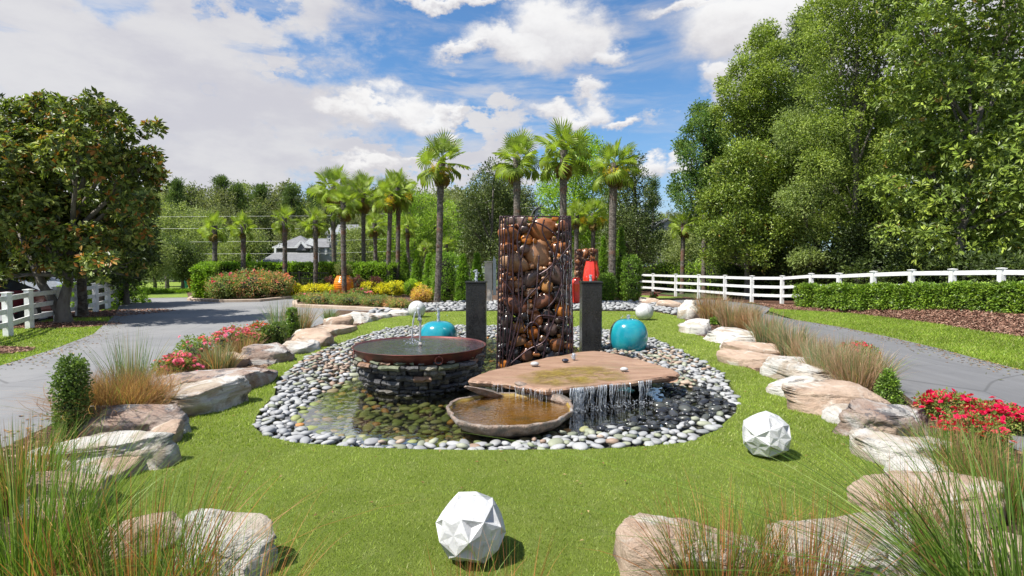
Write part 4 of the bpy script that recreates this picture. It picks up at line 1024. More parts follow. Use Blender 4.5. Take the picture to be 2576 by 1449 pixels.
def tree(name, label, cat, x, y, z, lobes, n, per, rc, ll, lw, pal, seed, trunk=None, gloss=False, rosette=False, group=None, limb_r=.07, nlimb=9, trunkpts=None, sub_l=False):
    """lobes in world coordinates"""
    q = np.random.default_rng(seed); T = thing(name, label, cat, (x, y, z), 0, group)
    if sub_l:
        SL_ = []
        for l in lobes:
            r = l[3]; k = 7
            for _ in range(k):
                d = q.normal(size=3); d[2] = abs(d[2])*.9-.25; d /= np.linalg.norm(d); f = q.uniform(.5, .85)
                SL_.append((l[0]+d[0]*r*f, l[1]+d[1]*r*f, l[2]+d[2]*r*f, r*q.uniform(.3, .46), r*q.uniform(.3, .46), r*q.uniform(.18, .30)))
        C, A = lobes_clumps(SL_+[(l[0], l[1], l[2], l[3]*.78, l[3]*.78, l[3]*.7) for l in lobes], int(n*1.15), q, .12)
    else: C, A = lobes_clumps(lobes, n, q)
    A = A+np.array([-.25, -.2, .5]); A /= np.linalg.norm(A, axis=1)[:, None]
    V, F, c = leaves(C-np.array([x, y, z]), A, per, rc, ll, lw, pal, q, rosette=rosette)
    mk('crown', V, F, M['gloss_leaf' if gloss else 'leaf'], T, c, kind='stuff')
    L = np.array(lobes)[:, :3]-np.array([x, y, z]); top = L[np.argmax(L[:, 2])]*np.array([.6, .6, .9])
    m = MB(); tr = trunk or .16
    P = trunkpts or [(0, 0, -.1), (.02, .01, .5), (top[0]*.15, top[1]*.15, top[2]*.3), (top[0]*.5, top[1]*.5, top[2]*.65), tuple(top)]
    P = np.array(P); t = np.linspace(0, len(P)-1, 14); Q = np.stack([np.interp(t, np.arange(len(P)), P[:, i]) for i in range(3)], 1)
    m.tube(Q, tr*(1.5*np.exp(-np.arange(14)*.9)*.35+np.linspace(1, .25, 14)), 10); m.build('trunk', M['bark'], T, True)
    lm = MB()
    for k in q.choice(len(L), min(nlimb, len(L)), replace=False):
        zz = max(.25*top[2], min(L[k][2]*.55, .7*top[2])); b = np.array([np.interp(zz, P[:, 2], P[:, 0]), np.interp(zz, P[:, 2], P[:, 1]), zz]); limbs(lm, b, [L[k]], limb_r, q, 6)
        for _ in range(3): limbs(lm, (b+L[k])/2, [L[k]+q.normal(0, .22, 3)], limb_r*.4, q, 5)
    lm.build('branches', M['bark'], T, True)
    return T
def px_lobes(L, Y, jit=.6, seed=0):
    """crown lobes read off the photograph: (u, v, radius px[, extra distance]) at distance Y"""
    q = np.random.default_rng(seed); o = []
    for l in L:
        y = Y+(l[3] if len(l) > 3 else q.uniform(-jit, jit)); x, y, z = D(l[0], l[1], y); r = l[2]/FP*y; o.append((x, y, z, r))
    return o
# the big magnolia on the left
LM = [(195,290,62),(130,275,45),(60,300,60),(255,300,48),(240,250,22),(-30,330,70),(310,345,50),(20,420,90),(110,400,90),(200,400,95),(290,430,72),(385,322,26),(372,400,40),(355,450,45),(395,458,26),(408,440,14),
      (60,520,95),(170,520,100),(280,520,75),(340,520,50),(-60,480,90),(20,610,80),(120,620,75),(220,620,70),(300,600,60),(345,590,40),(-70,620,80),(60,680,45),(250,670,45),(320,670,40),(180,680,40),(-20,690,40),(130,150,1)]
LM = [l for l in LM if l[2] > 5]+[(90,660,60),(150,640,60),(40,560,80),(20,670,50)]
mag = tree('magnolia_tree', 'big round magnolia with rust backed leaves and a forked leaning trunk by the left fence', 'tree', *D(160, 812, 16.4)[:2], 0,
     px_lobes(LM, 16.6, 1.5, 3)+px_lobes([(120,420,120,1.9),(220,450,130,1.8),(60,560,110,1.8),(230,580,100,1.6),(150,350,100,1.4)], 16.6), 5600, 8, .17, .19, .085, MAG, 41, .20, True, True, sub_l=True, limb_r=.09, nlimb=14,
     trunkpts=[(0, 0, -.1), (0, 0, .55), (.1, .1, 1.2), (.2, .2, 2.6), (.35, .2, 5.0)])
m = MB(); m.tube([(-.06, 0, .25), (-.28, 0, .6), (-.62, 0, 1.15), (-1.0, .1, 1.9), (-1.5, .2, 3.0)], [.15, .13, .12, .1, .07], 10); m.build('leaning_trunk', M['bark'], mag, True)
# dark trees in the row behind it
def simple_tree(name, label, u, Y, vt, vb, rpx, pal, seed, group=None, n=650, per=12, ll=.16, lw=.08, foot=None, trunk=.13, gloss=False, cat='tree', shape='round', rc=.35):
    x = D(u, 670, Y)[0]; zt = D(u, vt, Y)[2]; zb = D(u, vb, Y)[2]; r = rpx/FP*Y; q = np.random.default_rng(seed); L = []; H = zt-zb
    for k in range(13):
        t = (k+.5)/13; 
        if shape == 'round': rr = r*math.sqrt(max(.05, 1-(2*t-1)**2))
        elif shape == 'cone': rr = r*(1-t)*.95
        else: rr = r*(.95-.35*abs(2*t-1))
        a = k*2.4; off = rr*.5
        L.append((x+off*math.cos(a), Y+off*math.sin(a), zb+H*t, rr*q.uniform(.45, .65)+.1, rr*q.uniform(.45, .65)+.1, max(.12*H, rr*.4)))
    return tree(name, label, cat, x, Y, 0, L, n, per, rc, ll, lw, pal, seed, trunk, gloss, False, group, trunk*.4, 6)
simple_tree('magnolia_tree', 'dark dense tree directly behind the big magnolia, over the palm trunk', 315, 24, 470, 700, 68, DARK, 51, None, 900, 14, .18, .08, gloss=True)
simple_tree('magnolia_tree', 'dark leaning tree behind the magnolia, its crown over the clipped hedge block', 250, 22, 560, 712, 80, DARK, 52, None, 700, 14, .18, .08, gloss=True)
simple_tree('street_tree', 'slim tree at the far left of the road, first past the lamp post', 335, 33, 590, 690, 36, DARK, 53, None, 420, 12, .15, .08)
simple_tree('crape_myrtle', 'pale trunked small round tree at the end of the road', 388, 36, 600, 706, 42, FARL, 54, None, 500, 12, .13, .07)
simple_tree('street_tree', 'dark round tree beside the arch shaped hedge end', 458, 40, 610, 700, 48, DARK, 55, None, 600, 12, .16, .08)
simple_tree('street_tree', 'dark spreading tree right of the pale trunked one', 420, 46, 600, 690, 60, DARK, 56, None, 600, 12, .18, .09)

# right wall of trees
TR = [
 ('magnolia_tree','tall glossy magnolia at the right edge, lowest boughs hanging over the fence',2400,19.5,[(2330,120,110),(2440,60,130),(2540,120,120),(2290,250,90),(2400,240,130),(2520,260,130),(2300,380,90),(2400,400,120),(2520,420,130),(2240,480,60),(2320,520,100),(2430,540,110),(2540,560,120),(2250,590,50),(2340,620,70),(2440,640,75),(2540,660,70),(2600,300,140),(2600,500,120),(2430,-80,160),(2600,-80,170),(2300,-20,110)],6200,8,.19,.21,.08,MAGR,61,True,True),
 ('hardwood_tree','tall oak filling the top of the picture left of the edge magnolia',2150,24,[(2080,40,80),(2160,10,100),(2250,40,90),(2050,130,70),(2140,130,100),(2240,150,90),(2060,230,70),(2150,250,100),(2230,270,90),(2080,340,80),(2170,370,90),(2240,380,60),(2150,-100,130),(2270,-100,140),(2060,420,60),(2150,470,80),(2100,560,60),(2190,560,50)],4600,14,.28,.125,.065,OAK,62,False,False),
 ('hardwood_tree','dark crowned hardwood with the tapering top left of the pine',1920,31,[(1925,85,34),(1900,130,45),(1950,140,45),(1880,180,50),(1940,210,65),(1850,240,45),(1900,270,60),(1830,290,40),(1880,330,60),(1960,300,60),(1820,210,16),(1960,380,60),(1900,400,60)],3000,13,.30,.14,.08,OAK,63,False,False),
 ('hardwood_tree','dark bluish tree at the left end of the woods, tip standing over the fence palms',1775,35,[(1765,275,22),(1750,305,24),(1790,300,30),(1740,330,22),(1790,350,40),(1740,395,34),(1800,400,45),(1715,450,22),(1760,460,45),(1700,500,18),(1800,480,40),(1740,520,35),(1720,370,24),(1800,330,30),(1700,480,20)],1500,13,.36,.16,.10,[((.04,.085,.03),3),((.07,.12,.035),3),((.10,.15,.05),2)],64,False,False),
 ('magnolia_tree','broad bright green tree low in the middle of the woods above the fence',1880,28,[(1880,400,60),(1830,430,50),(1940,430,70),(1860,490,70),(1930,510,80),(1820,520,50),(2000,480,60),(1850,570,60),(1920,590,70),(1990,580,60),(1830,630,45),(1900,650,45),(1970,650,45),(1780,500,40),(1790,580,40),(1800,650,36)],4000,11,.25,.16,.075,MAGR,65,True,False),
 ('hardwood_tree','grey green tree behind the fence between the bright tree and the edge magnolia',2060,26,[(2020,400,60),(2080,440,70),(2010,500,60),(2090,530,60),(2040,590,50),(2120,470,50),(2030,650,40),(2170,430,60),(2000,330,60),(2080,360,60),(2140,610,36),(2080,655,30)],3200,12,.26,.13,.07,[((.12,.165,.065),4),((.16,.21,.085),3),((.08,.11,.045),2)],66,False,False),
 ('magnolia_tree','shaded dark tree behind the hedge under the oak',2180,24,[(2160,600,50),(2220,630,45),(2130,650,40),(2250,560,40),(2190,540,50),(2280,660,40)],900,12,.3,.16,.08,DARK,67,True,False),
]
for nm, lb, u, Y, L, n, per, rc, ll, lw, pal, sd_, gl, ro in TR:
    x, y, _ = D(u, 700, Y); tree(nm, lb, 'tree', x, y, -.1, px_lobes(L, Y, 1.4, sd_)+px_lobes([(l[0], l[1], l[2]*.9, 2.2) for l in L[::2]], Y), n, per, rc, ll, lw, pal, sd_, .2, gl, ro, limb_r=.07, nlimb=12, sub_l=True)
# back wood so no light comes through low down
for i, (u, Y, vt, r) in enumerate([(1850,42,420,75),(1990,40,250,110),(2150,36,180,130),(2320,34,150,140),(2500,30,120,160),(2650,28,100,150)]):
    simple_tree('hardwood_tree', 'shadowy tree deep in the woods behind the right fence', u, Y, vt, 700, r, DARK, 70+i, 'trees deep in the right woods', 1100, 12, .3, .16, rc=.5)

# pines
def pine(label, u, Y, vt, vb, rpx, seed, n=60, foot=None, pal=None, group=None):
    q = np.random.default_rng(seed); x = D(u, 670, Y)[0]; zt = D(u, vt, Y)[2]; zb = D(u, vb, Y)[2]; r = rpx/FP*Y; T = thing('pine_tree', label, 'tree', (x, Y, 0), 0, group)
    C = []; A = []; m = MB(); m.tube([(0, 0, -.2), (.1, 0, zt*.5), (.0, .1, zt)], [.22, .17, .04], 8)
    for k in range(n):
        t = q.random()**.8; z = zb+(zt-zb)*t; a = q.uniform(0, 6.28); rr = r*(1-t*.75)*q.uniform(.35, 1); p = np.array([rr*math.cos(a), rr*math.sin(a), z])
        m.tube([(0, 0, z-.5), tuple(p*np.array([.5, .5, 1])-np.array([0, 0, .2])), tuple(p)], [.05, .035, .02], 4, cap=False)
        for _ in range(5): C.append(p+q.normal(0, .16*r, 3)*np.array([1, 1, .5])); A.append((0, 0, 1))
    m.build('trunk', M['bark'], T, True)
    V, F, c = leaves(np.array(C), np.array(A, float), 16, .34*max(1, Y/45), .30*max(1, Y/60), .035*max(1, Y/30), pal or [((.05,.085,.03),3),((.075,.115,.045),2),((.035,.055,.022),2)], q)
    mk('crown', V, F, M['leaf'], T, c, kind='stuff'); return T
pine('tall pine with bottle brush needles rising between the two tallest hardwoods', 2010, 29, 50, 420, 62, 81, 130)

# mid distance trees
MID = [
 ('magnolia_tree','dark glossy magnolia behind the left side of the stone cage',1235,38,[(1245,440,34),(1215,470,34),(1270,480,36),(1195,510,34),(1240,520,44),(1285,530,30),(1180,560,30),(1225,580,46),(1280,590,36),(1190,620,36),(1240,640,40),(1290,640,26),(1165,640,20)],1500,11,.32,.17,.085,DARK+[((.10,.13,.055),2.2)],91,True),
 ('hardwood_tree','bright green tree behind the two middle palms above the cage',1430,44,[(1470,375,36),(1500,400,36),(1440,400,34),(1400,450,36),(1460,450,44),(1520,450,36),(1380,500,30),(1430,510,46),(1490,520,46),(1545,500,26),(1400,570,40),(1460,590,40),(1370,470,20),(1500,600,30)],1700,12,.36,.18,.10,BRIGHT,92,False),
 ('magnolia_tree','dark magnolia behind the rightmost tall palm',1605,37,[(1590,400,26),(1570,440,36),(1600,450,30),(1560,500,40),(1610,510,36),(1580,560,44),(1630,570,36),(1550,580,34),(1600,630,48),(1640,620,30),(1560,640,34),(1660,600,16),(1635,490,18)],1500,11,.32,.16,.08,DARK+[((.09,.12,.05),2.2)],93,True),
 ('hardwood_tree','loose bright green tree between the palm pair and the single tall palm',1050,52,[(1020,500,32),(1060,520,36),(1000,560,36),(1040,580,40),(1090,570,36),(1130,540,30),(1080,620,36),(1020,630,36),(1140,600,34),(970,620,30),(1110,640,30)],1500,12,.42,.2,.11,[((.14,.22,.04),4),((.18,.26,.05),3),((.09,.14,.03),2)],94,False),
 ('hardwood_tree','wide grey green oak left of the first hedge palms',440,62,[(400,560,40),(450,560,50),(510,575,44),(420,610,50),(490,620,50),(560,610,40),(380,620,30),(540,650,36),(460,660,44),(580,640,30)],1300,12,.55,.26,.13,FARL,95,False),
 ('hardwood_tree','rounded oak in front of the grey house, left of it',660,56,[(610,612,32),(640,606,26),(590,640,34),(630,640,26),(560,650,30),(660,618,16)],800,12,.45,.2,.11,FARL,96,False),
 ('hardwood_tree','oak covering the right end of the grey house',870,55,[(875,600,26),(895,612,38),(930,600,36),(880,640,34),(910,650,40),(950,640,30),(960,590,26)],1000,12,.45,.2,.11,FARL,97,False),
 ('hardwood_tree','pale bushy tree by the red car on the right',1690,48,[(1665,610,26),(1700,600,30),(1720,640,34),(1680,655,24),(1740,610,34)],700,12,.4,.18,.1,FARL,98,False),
]
for nm, lb, u, Y, L, n, per, rc, ll, lw, pal, sd_, gl in MID:
    x, y, _ = D(u, 700, Y); tree(nm, lb, 'tree', x, y, -.05, px_lobes(L, Y, 1.5, sd_), n, per, rc, ll, lw, pal, sd_, .2, gl, False, limb_r=.08, nlimb=7)

# far woods: a handful of trees copied along the hill
q = np.random.default_rng(200)
def proto_tree(seed, pal, tall=1.):
    L = []; qq = np.random.default_rng(seed)
    for k in range(15): a = k*2.4; t = (k+.5)/15; rr = 4.2*math.sqrt(max(.1, 1-(1.7*t-.75)**2)); L.append((rr*.6*math.cos(a), rr*.6*math.sin(a), 5+11*t*tall, rr*.5+.5, rr*.5+.5, 1.7))
    return tree('forest_tree', 'tree in the far woods', 'tree', 0, 0, 0, L, 950, 11, .75, .42, .24, pal, seed, .28, False, False, 'far woods trees', .12, 8)
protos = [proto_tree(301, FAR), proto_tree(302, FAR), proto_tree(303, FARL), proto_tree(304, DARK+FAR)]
prow = []
for (u0, u1, n, Y0, Y1, v0, v1) in ((330, 1330, 24, 105, 135, 462, 500), (300, 1300, 22, 82, 98, 520, 560), (1340, 1800, 12, 75, 100, 520, 560), (330, 700, 8, 70, 78, 570, 600), (900, 1800, 14, 62, 74, 575, 610), (-200, 350, 10, 60, 95, 560, 600)):
    for i in range(n):
        u = u0+(u1-u0)*(i+q.uniform(.1, .9))/n; Y = q.uniform(Y0, Y1); v = q.uniform(v0, v1)
        if 540 < u < 940 and Y < 81: continue
        prow.append((u, Y, v))
for i, (u, Y, v) in enumerate(prow):
    T = protos[i] if i < 4 else copy_tree(protos[i % 4]); x, y, z = D(u, v, Y); s = z/16.5
    T.location = (x, Y, -.1); T.scale = (s*q.uniform(.85, 1.2),)*2+(s,); T.rotation_euler = (0, 0, q.uniform(0, 6.28))
    band = 'on the skyline' if v < 505 else ('in the middle rows' if v < 565 else 'in the front rows')
    side = 'left of the grey house' if u < 640 else ('above the grey house' if u < 860 else ('right of the grey house' if u < 1340 else 'right of the stone cage'))
    T['label'] = 'far woods tree %s, %s' % (band, side); T['group'] = 'far woods trees %s %s' % (band, side)
pine('lone dark pine on the skyline right of the big magnolia', 450, 100, 455, 570, 26, 401, 45)
for i, (u, v) in enumerate(((560,450),(600,468),(660,470),(735,470),(800,468))): pine(['broad pine on the skyline above the first hedge palm','open crowned pine above the second hedge palm','thin pine above the left end of the grey roof','skyline pine above the third hedge palm','skyline pine left of the tall palm group'][i], u, 112, v, 540, 30, 410+i, 40)
pine('slim pine on the skyline left of the right woods', 1640, 80, 450, 560, 22, 420, 36)

# ------------------------------------------------------------------ palms
def fan(seed, droop, dead=False):
    q = np.random.default_rng(seed); m = MB(); Lp = .55; R0 = .55; N = 25
    base = np.array((.27, .35, .055)) if not dead else np.array((.34, .24, .09)); hub = np.array([Lp, 0, 0])
    m.tube([(0, 0, 0), (Lp*.5, 0, .02), (Lp, 0, 0)], [.012, .009, .008], 4, base*1.1)
    for k in range(N):
        a = R(-150+300*k/(N-1)); Rr = R0*(1-.28*abs(a)/PI*1.3)*q.uniform(.93, 1.05); d = np.array([math.cos(a), math.sin(a), 0]); p = np.array([-d[1], d[0], 0])
        fz = .02*(1 if k % 2 else -1)
        def pt(r, w_, dz): return hub+d*r+p*w_+np.array([0, 0, dz+.10*abs(math.sin(a))*r])
        dr = droop*q.uniform(.6, 1.4)
        V = [hub, pt(Rr*.42, .021, 0), pt(Rr*.42, -.021, 0), pt(Rr*.45, 0, -.014), pt(Rr*.78, .010, -dr*.25), pt(Rr*.78, -.010, -dr*.25), pt(Rr*(1-dr*.3), 0, -dr*.9)]
        c = base*q.uniform(.75, 1.3); tip = c if not dead and q.random() < .8 else np.array((.3, .24, .08))
        C = np.array([c*1.25, c, c, c*.9, c, c, tip])
        m.V.append(np.array(V)); o = m.n; m.F += [np.array([(0, 1, 3), (0, 3, 2)])+o, np.array([(1, 4, 6), (1, 6, 3), (3, 6, 5), (3, 5, 2)])+o]; m.n += 7; m.C.append(C)
    o = m.build('frond', M['blade']); me = o.data; bpy.data.objects.remove(o); return me
#
FANS = [fan(1, .04), fan(2, .08), fan(3, .17), fan(4, .30)]; DEADF = fan(5, .5, True)
def palm_trunk(h, r, seed, red=0):
    q = np.random.default_rng(seed); m = MB(); n = max(12, int(h/.16)); P = [(.03*math.sin(i*.12+seed), .02*math.cos(i*.1), -.1+(h+.1)*i/n) for i in range(n+1)]
    m.tube(P, [r*(1.12+.25*math.exp(-i*.8) if i < 3 else 1.0+.07*(i % 2))*(1+.12*(i/n > .75)) for i in range(n+1)], 12)
    k = int(h*60); z = q.uniform(.05, h, k); a = q.uniform(0, 6.28, k); Vs = []; 
    for zz, aa in zip(z, a):
        s = q.uniform(.05, .13); c, s_ = math.cos(aa), math.sin(aa); rr = r*1.0
        Vs += [(rr*c-s_*.025, rr*s_+c*.025, zz), (rr*c+s_*.025, rr*s_-c*.025, zz), ((rr+.035)*c, (rr+.035)*s_, zz+s)]
    m.add(Vs, np.arange(len(Vs)).reshape(-1, 3)); return m
pal_i = [0]
def palm(label, u, vc, Y, foot_v=None, rp=50, ub=None, n=24, fl=0, red=False, r=.125, dead=3):
    pal_i[0] += 1; sd_ = pal_i[0]*13; q = np.random.default_rng(sd_); ub = u if ub is None else ub
    x, y, zt = D(u, vc, Y); xb = D(ub, 700, Y)[0]; T = thing('windmill_palm', label, 'palm tree', (xb, Y, 0), q.uniform(0, 1) if abs(u-ub) < 3 else 0, None)
    h = zt-.05; s = rp/FP*Y/1.0; m = palm_trunk(h, r, sd_); m.build('trunk', M['palm_bark'], T, False)
    if abs(u-ub) >= 3: T.rotation_euler = (0, math.atan2(x-xb, h), 0)
    for i in range(n):
        t = i/(n-1); el = 84-t**.9*128+q.uniform(-9, 9); az = i*137.5+q.uniform(-12, 12)
        me = FANS[min(3, int(t*4))] if True else None
        o = link('frond', me, T, (0, 0, h-.02-.22*t)); o.rotation_euler = (R(q.uniform(-70, 70)), -R(el), R(az)); sc_ = s*q.uniform(.88, 1.12); o.scale = (sc_, sc_, sc_)
    for i in range(dead):
        o = link('dry_frond', DEADF, T, (0, 0, h-.3)); o.rotation_euler = (0, R(q.uniform(48, 75)), R(q.uniform(0, 360))); o.scale = (s*.75,)*3
    q2 = np.random.default_rng(sd_+1)
    for k in range(fl):
        a = q2.uniform(-2.6, -.5); C = np.array([[.36*s*math.cos(a), .36*s*math.sin(a)-.15*s, h-.33*s-.12]])+q2.normal(0, .11*s, (46, 3)); V, F, c = leaves(C, np.tile([[0, 0, 1.]], (46, 1)), 7, .04, .045*max(1, Y/28), .035*max(1, Y/28), [((.62,.36,.05),3),((.50,.26,.04),2)], q2)
        mk('flower_cluster', V, F, M['petal'], T, c, kind='stuff')
    return T
palm('tall palm left of the cage standing alone by the cobbles', 1113, 398, 24, ub=1098, rp=70, n=21, fl=2, r=.135)
palm('palm whose crown shows over the left top of the stone cage', 1302, 392, 23.5, ub=1301, rp=66, n=21, r=.14)
palm('tallest palm, rising over the right top of the stone cage', 1417, 375, 23, ub=1417, rp=76, n=23, r=.14)
palm('tall palm with hanging golden seed clusters beside the red vase', 1545, 408, 26.5, ub=1539, rp=66, n=20, fl=3, r=.17)
palm('tallest palm of the left group, leaning crown at its left', 838, 466, 33, ub=842, rp=58, n=18, fl=1)
palm('shorter palm in front of the orange urn', 868, 506, 28.5, ub=866, rp=48, n=17, fl=0)
palm('dark fronded palm right of the orange urn', 913, 482, 34, ub=917, rp=54, n=18)
palm('left palm of the close bright pair with reddish trunk', 982, 482, 32, ub=976, rp=52, n=18, fl=2)
palm('right palm of the close bright pair', 1001, 470, 33, ub=1002, rp=52, n=18, fl=1)
palm('first palm from the left in the row before the clipped hedge', 542, 566, 31.5, rp=38, n=15, dead=1)
palm('second palm from the left in the row before the clipped hedge', 613, 562, 31.5, rp=34, n=15, dead=2)
palm('third palm in the hedge row, in front of the house roof', 717, 546, 31.5, rp=38, n=15, dead=1)
palm('fourth palm in the hedge row, right of the house gable', 794, 552, 31.5, rp=38, n=15, dead=1)
palm('small palm between the left group and the bright pair', 944, 560, 38, rp=34, n=15)
palm('small palm right of the bright pair behind the cone shrubs', 1026, 566, 42, rp=30, n=15)
palm('little distant palm behind the cone shrubs', 1070, 622, 44, rp=22, n=15)
palm('little distant palm just right of the lone tall palm', 1124, 612, 46, rp=22, n=15, dead=0)
palm('small palm just right of the cage over the second cage', 1450, 535, 33, rp=38, n=15, fl=1, dead=2)
palm('small palm behind the red vase, left of the golden seeded palm', 1492, 535, 34, rp=44, n=17, fl=1, dead=4)
palm('left palm of the two beyond the right white fence', 1717, 560, 34, rp=36, n=15, fl=0, dead=2)
palm('right palm of the two beyond the right white fence', 1771, 535, 31, rp=36, n=15, fl=1, dead=2)
palm('small palm far down the left road', 420, 640, 42, rp=20, n=15, dead=0)
# shaggy palm trunk under the magnolia, its crown lost in the leaves
palm('shaggy red brown palm trunk behind the big magnolia, crown lost in the leaves', 208, 590, 18.2, rp=40, n=15, r=.13)
# ------------------------------------------------------------------ shrubs
def shrub(name, label, cat, u, Y, vt, vb, wpx, pal, seed, n=160, per=14, ll=.05, lw=.03, shape='round', group=None, gloss=False, z0=0., depth=None, parent=None, rc=None):
    q = np.random.default_rng(seed); x = D(u, 700, Y)[0]; zt = D(u, vt, Y)[2]-z0; w_ = wpx/FP*Y/2; dp = depth or w_
    T = thing(name, label, cat, (x, Y, z0), 0, group); C = []
    d = q.normal(size=(n, 3)); d /= np.linalg.norm(d, axis=1)[:, None]; rr = q.uniform(.72, 1.03, n)[:, None]*(1+.14*vnoise(d*2.3, seed)[:, None])
    if shape == 'round': C = d*rr*np.array([w_, dp, zt/2])+np.array([0, 0, zt/2])
    elif shape in ('cone', 'column'):
        t = q.random(n)**(1.25 if shape == 'cone' else 1.); a = q.uniform(0, 6.28, n); pr = (1-t)**.8 if shape == 'cone' else np.clip(1.1-(np.abs(t-.45)*1.5)**3, .18, 1); pr = np.where(t < .08, pr*.8, pr)
        rad = pr*q.uniform(.7, 1.04, n)*(1+.15*np.sin(a*3+seed)); C = np.stack([rad*w_*np.cos(a), rad*dp*np.sin(a), t*zt], 1); d = np.stack([np.cos(a), np.sin(a), np.full(n, .5)], 1)
    elif shape == 'box':
        C = q.uniform(-1, 1, (n, 3)); k = q.integers(0, 3, n); C[np.arange(n), k] = np.sign(C[np.arange(n), k])*q.uniform(.86, 1.06, n); C[:, 2] = np.where(C[:, 2] < -.97, .9, C[:, 2]); d = C.copy(); C = C*(1+.06*vnoise(C*3, seed)[:, None]); C = C*np.array([w_, dp, zt/2])+np.array([0, 0, zt/2])
    C[:, 2] = np.maximum(C[:, 2], .02)
    V, F, c = leaves(C, d, per, rc or min(w_, zt)*.22, ll, lw, pal, q)
    mk('foliage', V, F, M['gloss_leaf' if gloss else 'leaf'], T, c, kind='stuff')
    m = MB(); sm = MB()
    for k in range(6):
        p = C[q.integers(len(C))]; m.tube([(p[0]*.15, p[1]*.15, -.05), tuple(p*np.array([.5, .5, .6])), tuple(p*.95)], [.012+.01*w_, .01+.006*w_, .004], 5)
    # solid core for the twiggy inside, its shade put into the dark colour
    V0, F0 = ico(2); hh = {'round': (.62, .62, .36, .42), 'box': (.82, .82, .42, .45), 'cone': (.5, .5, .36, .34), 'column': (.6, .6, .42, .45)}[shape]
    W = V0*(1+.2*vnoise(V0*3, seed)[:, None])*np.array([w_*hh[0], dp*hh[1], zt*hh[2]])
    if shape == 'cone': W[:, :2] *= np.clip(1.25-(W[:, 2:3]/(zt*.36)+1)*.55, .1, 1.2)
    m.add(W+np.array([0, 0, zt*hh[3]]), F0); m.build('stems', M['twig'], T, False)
    return T, w_, dp, zt
M['twig'] = two_tone('shaded_twigs', (.018, .022, .010), (.035, .038, .018), 8, .95, .8, 30, .05)  # dark tone carries the shade inside the foliage
def blossom(col, s, seed):
    q = np.random.default_rng(seed); m = MB(); cc = np.array(col)
    for ring, (k, rr, zz) in enumerate(((6, 1, 0), (5, .65, .35), (3, .3, .6))):
        for i in range(k):
            a = 2*PI*i/k+ring*.5; d = np.array([math.cos(a), math.sin(a), 0]); p = np.array([-d[1], d[0], 0]); b = np.array([0, 0, zz*s*.5])
            m.add([b, b+d*s*.55*rr+p*s*.38*rr+[0, 0, .12*s], b+d*s*rr+[0, 0, .3*s*(1-rr*.4)], b+d*s*.55*rr-p*s*.38*rr+[0, 0, .12*s]], np.array([(0, 1, 2), (0, 2, 3)]), cc*q.uniform(.75, 1.2))
    o = m.build('bloom', M['petal']); me = o.data; bpy.data.objects.remove(o); return me
BL = {}
def rose_bush(label, u, Y, vt, vb, wpx, seed, nb=22, col=(.75, .06, .14), s=.03, n=150, depth=None, pal=ROSE, sing=True, ll=.04, z0=0., group=None):
    T, w_, dp, zt = shrub('rose_bush', label, 'rose bush', u, Y, vt, vb, wpx, pal, seed, n, 13, ll, ll*.6, 'round', group, False, z0, depth)
    q = np.random.default_rng(seed+1); key = (col, s)
    if key not in BL: BL[key] = [blossom(col, s, i) for i in range(3)]
    for i in range(nb):
        a = q.uniform(0, 6.28); e = q.uniform(.1, 1.35) if sing else q.uniform(.3, 1.4); k = q.uniform(.92, 1.12)
        p = (w_*k*math.cos(e)*math.cos(a), dp*k*math.cos(e)*math.sin(a)-.0, zt/2+zt/2*k*math.sin(e)); cl = q.integers(1, 4) if s < .05 else 1
        for j in range(cl):
            o = link('bloom', BL[key][q.integers(3)], T, (p[0]+q.normal(0, s*1.3)*(j > 0), p[1]+q.normal(0, s*1.3)*(j > 0), p[2]+q.normal(0, s)*(j > 0)))
            o.rotation_euler = (q.uniform(-.9, .9)+.5, q.uniform(-.6, .6), q.uniform(0, 6)); k2 = q.uniform(.75, 1.25); o.scale = (k2, k2, k2)
    return T
PINK = (.74, .19, .30); RED = (.66, .015, .09); CORAL = (.80, .18, .14)
# left bed of the island
rose_bush('pink rose bush nearest the wiry brown grass on the left bed', 440, 7.9, 893, 960, 90, 501, 42, PINK, .040, 170)
rose_bush('tall green leafed rose bush with few pink blooms in the left bed', 490, 8.9, 845, 930, 90, 502, 16, PINK, .036, 170, pal=[((.10,.16,.05),4),((.15,.20,.07),2)])
rose_bush('pink and coral rose bush right of the leafy one in the left bed', 590, 10.4, 826, 890, 110, 503, 60, PINK, .042, 190)
rose_bush('coral flowered rose bush beside the dark boxwoods', 650, 11.3, 815, 872, 70, 504, 30, CORAL, .040, 140)
shrub('upright_holly', 'tall narrow holly with several upright spires at the left bed end', 'shrub', 172, 5.25, 905, 1118, 60, BOX, 511, 420, 15, .030, .017, 'column', gloss=True, rc=.06)
shrub('boxwood', 'dark dense boxwood left of the spiky grass in the left bed', 'shrub', 672, 11.2, 820, 866, 32, BOX, 512, 160, 13, .035, .022, 'column', 'dark small boxwoods', True)
shrub('boxwood', 'dark boxwood beside the boulders in the left bed', 'shrub', 700, 11.4, 812, 862, 40, BOX, 513, 160, 13, .035, .022, 'column', 'dark small boxwoods', True)
shrub('upright_holly', 'narrow green holly standing above the left bed grasses', 'shrub', 733, 12.6, 775, 836, 26, BOX+ARB, 514, 170, 13, .04, .025, 'column', gloss=True)
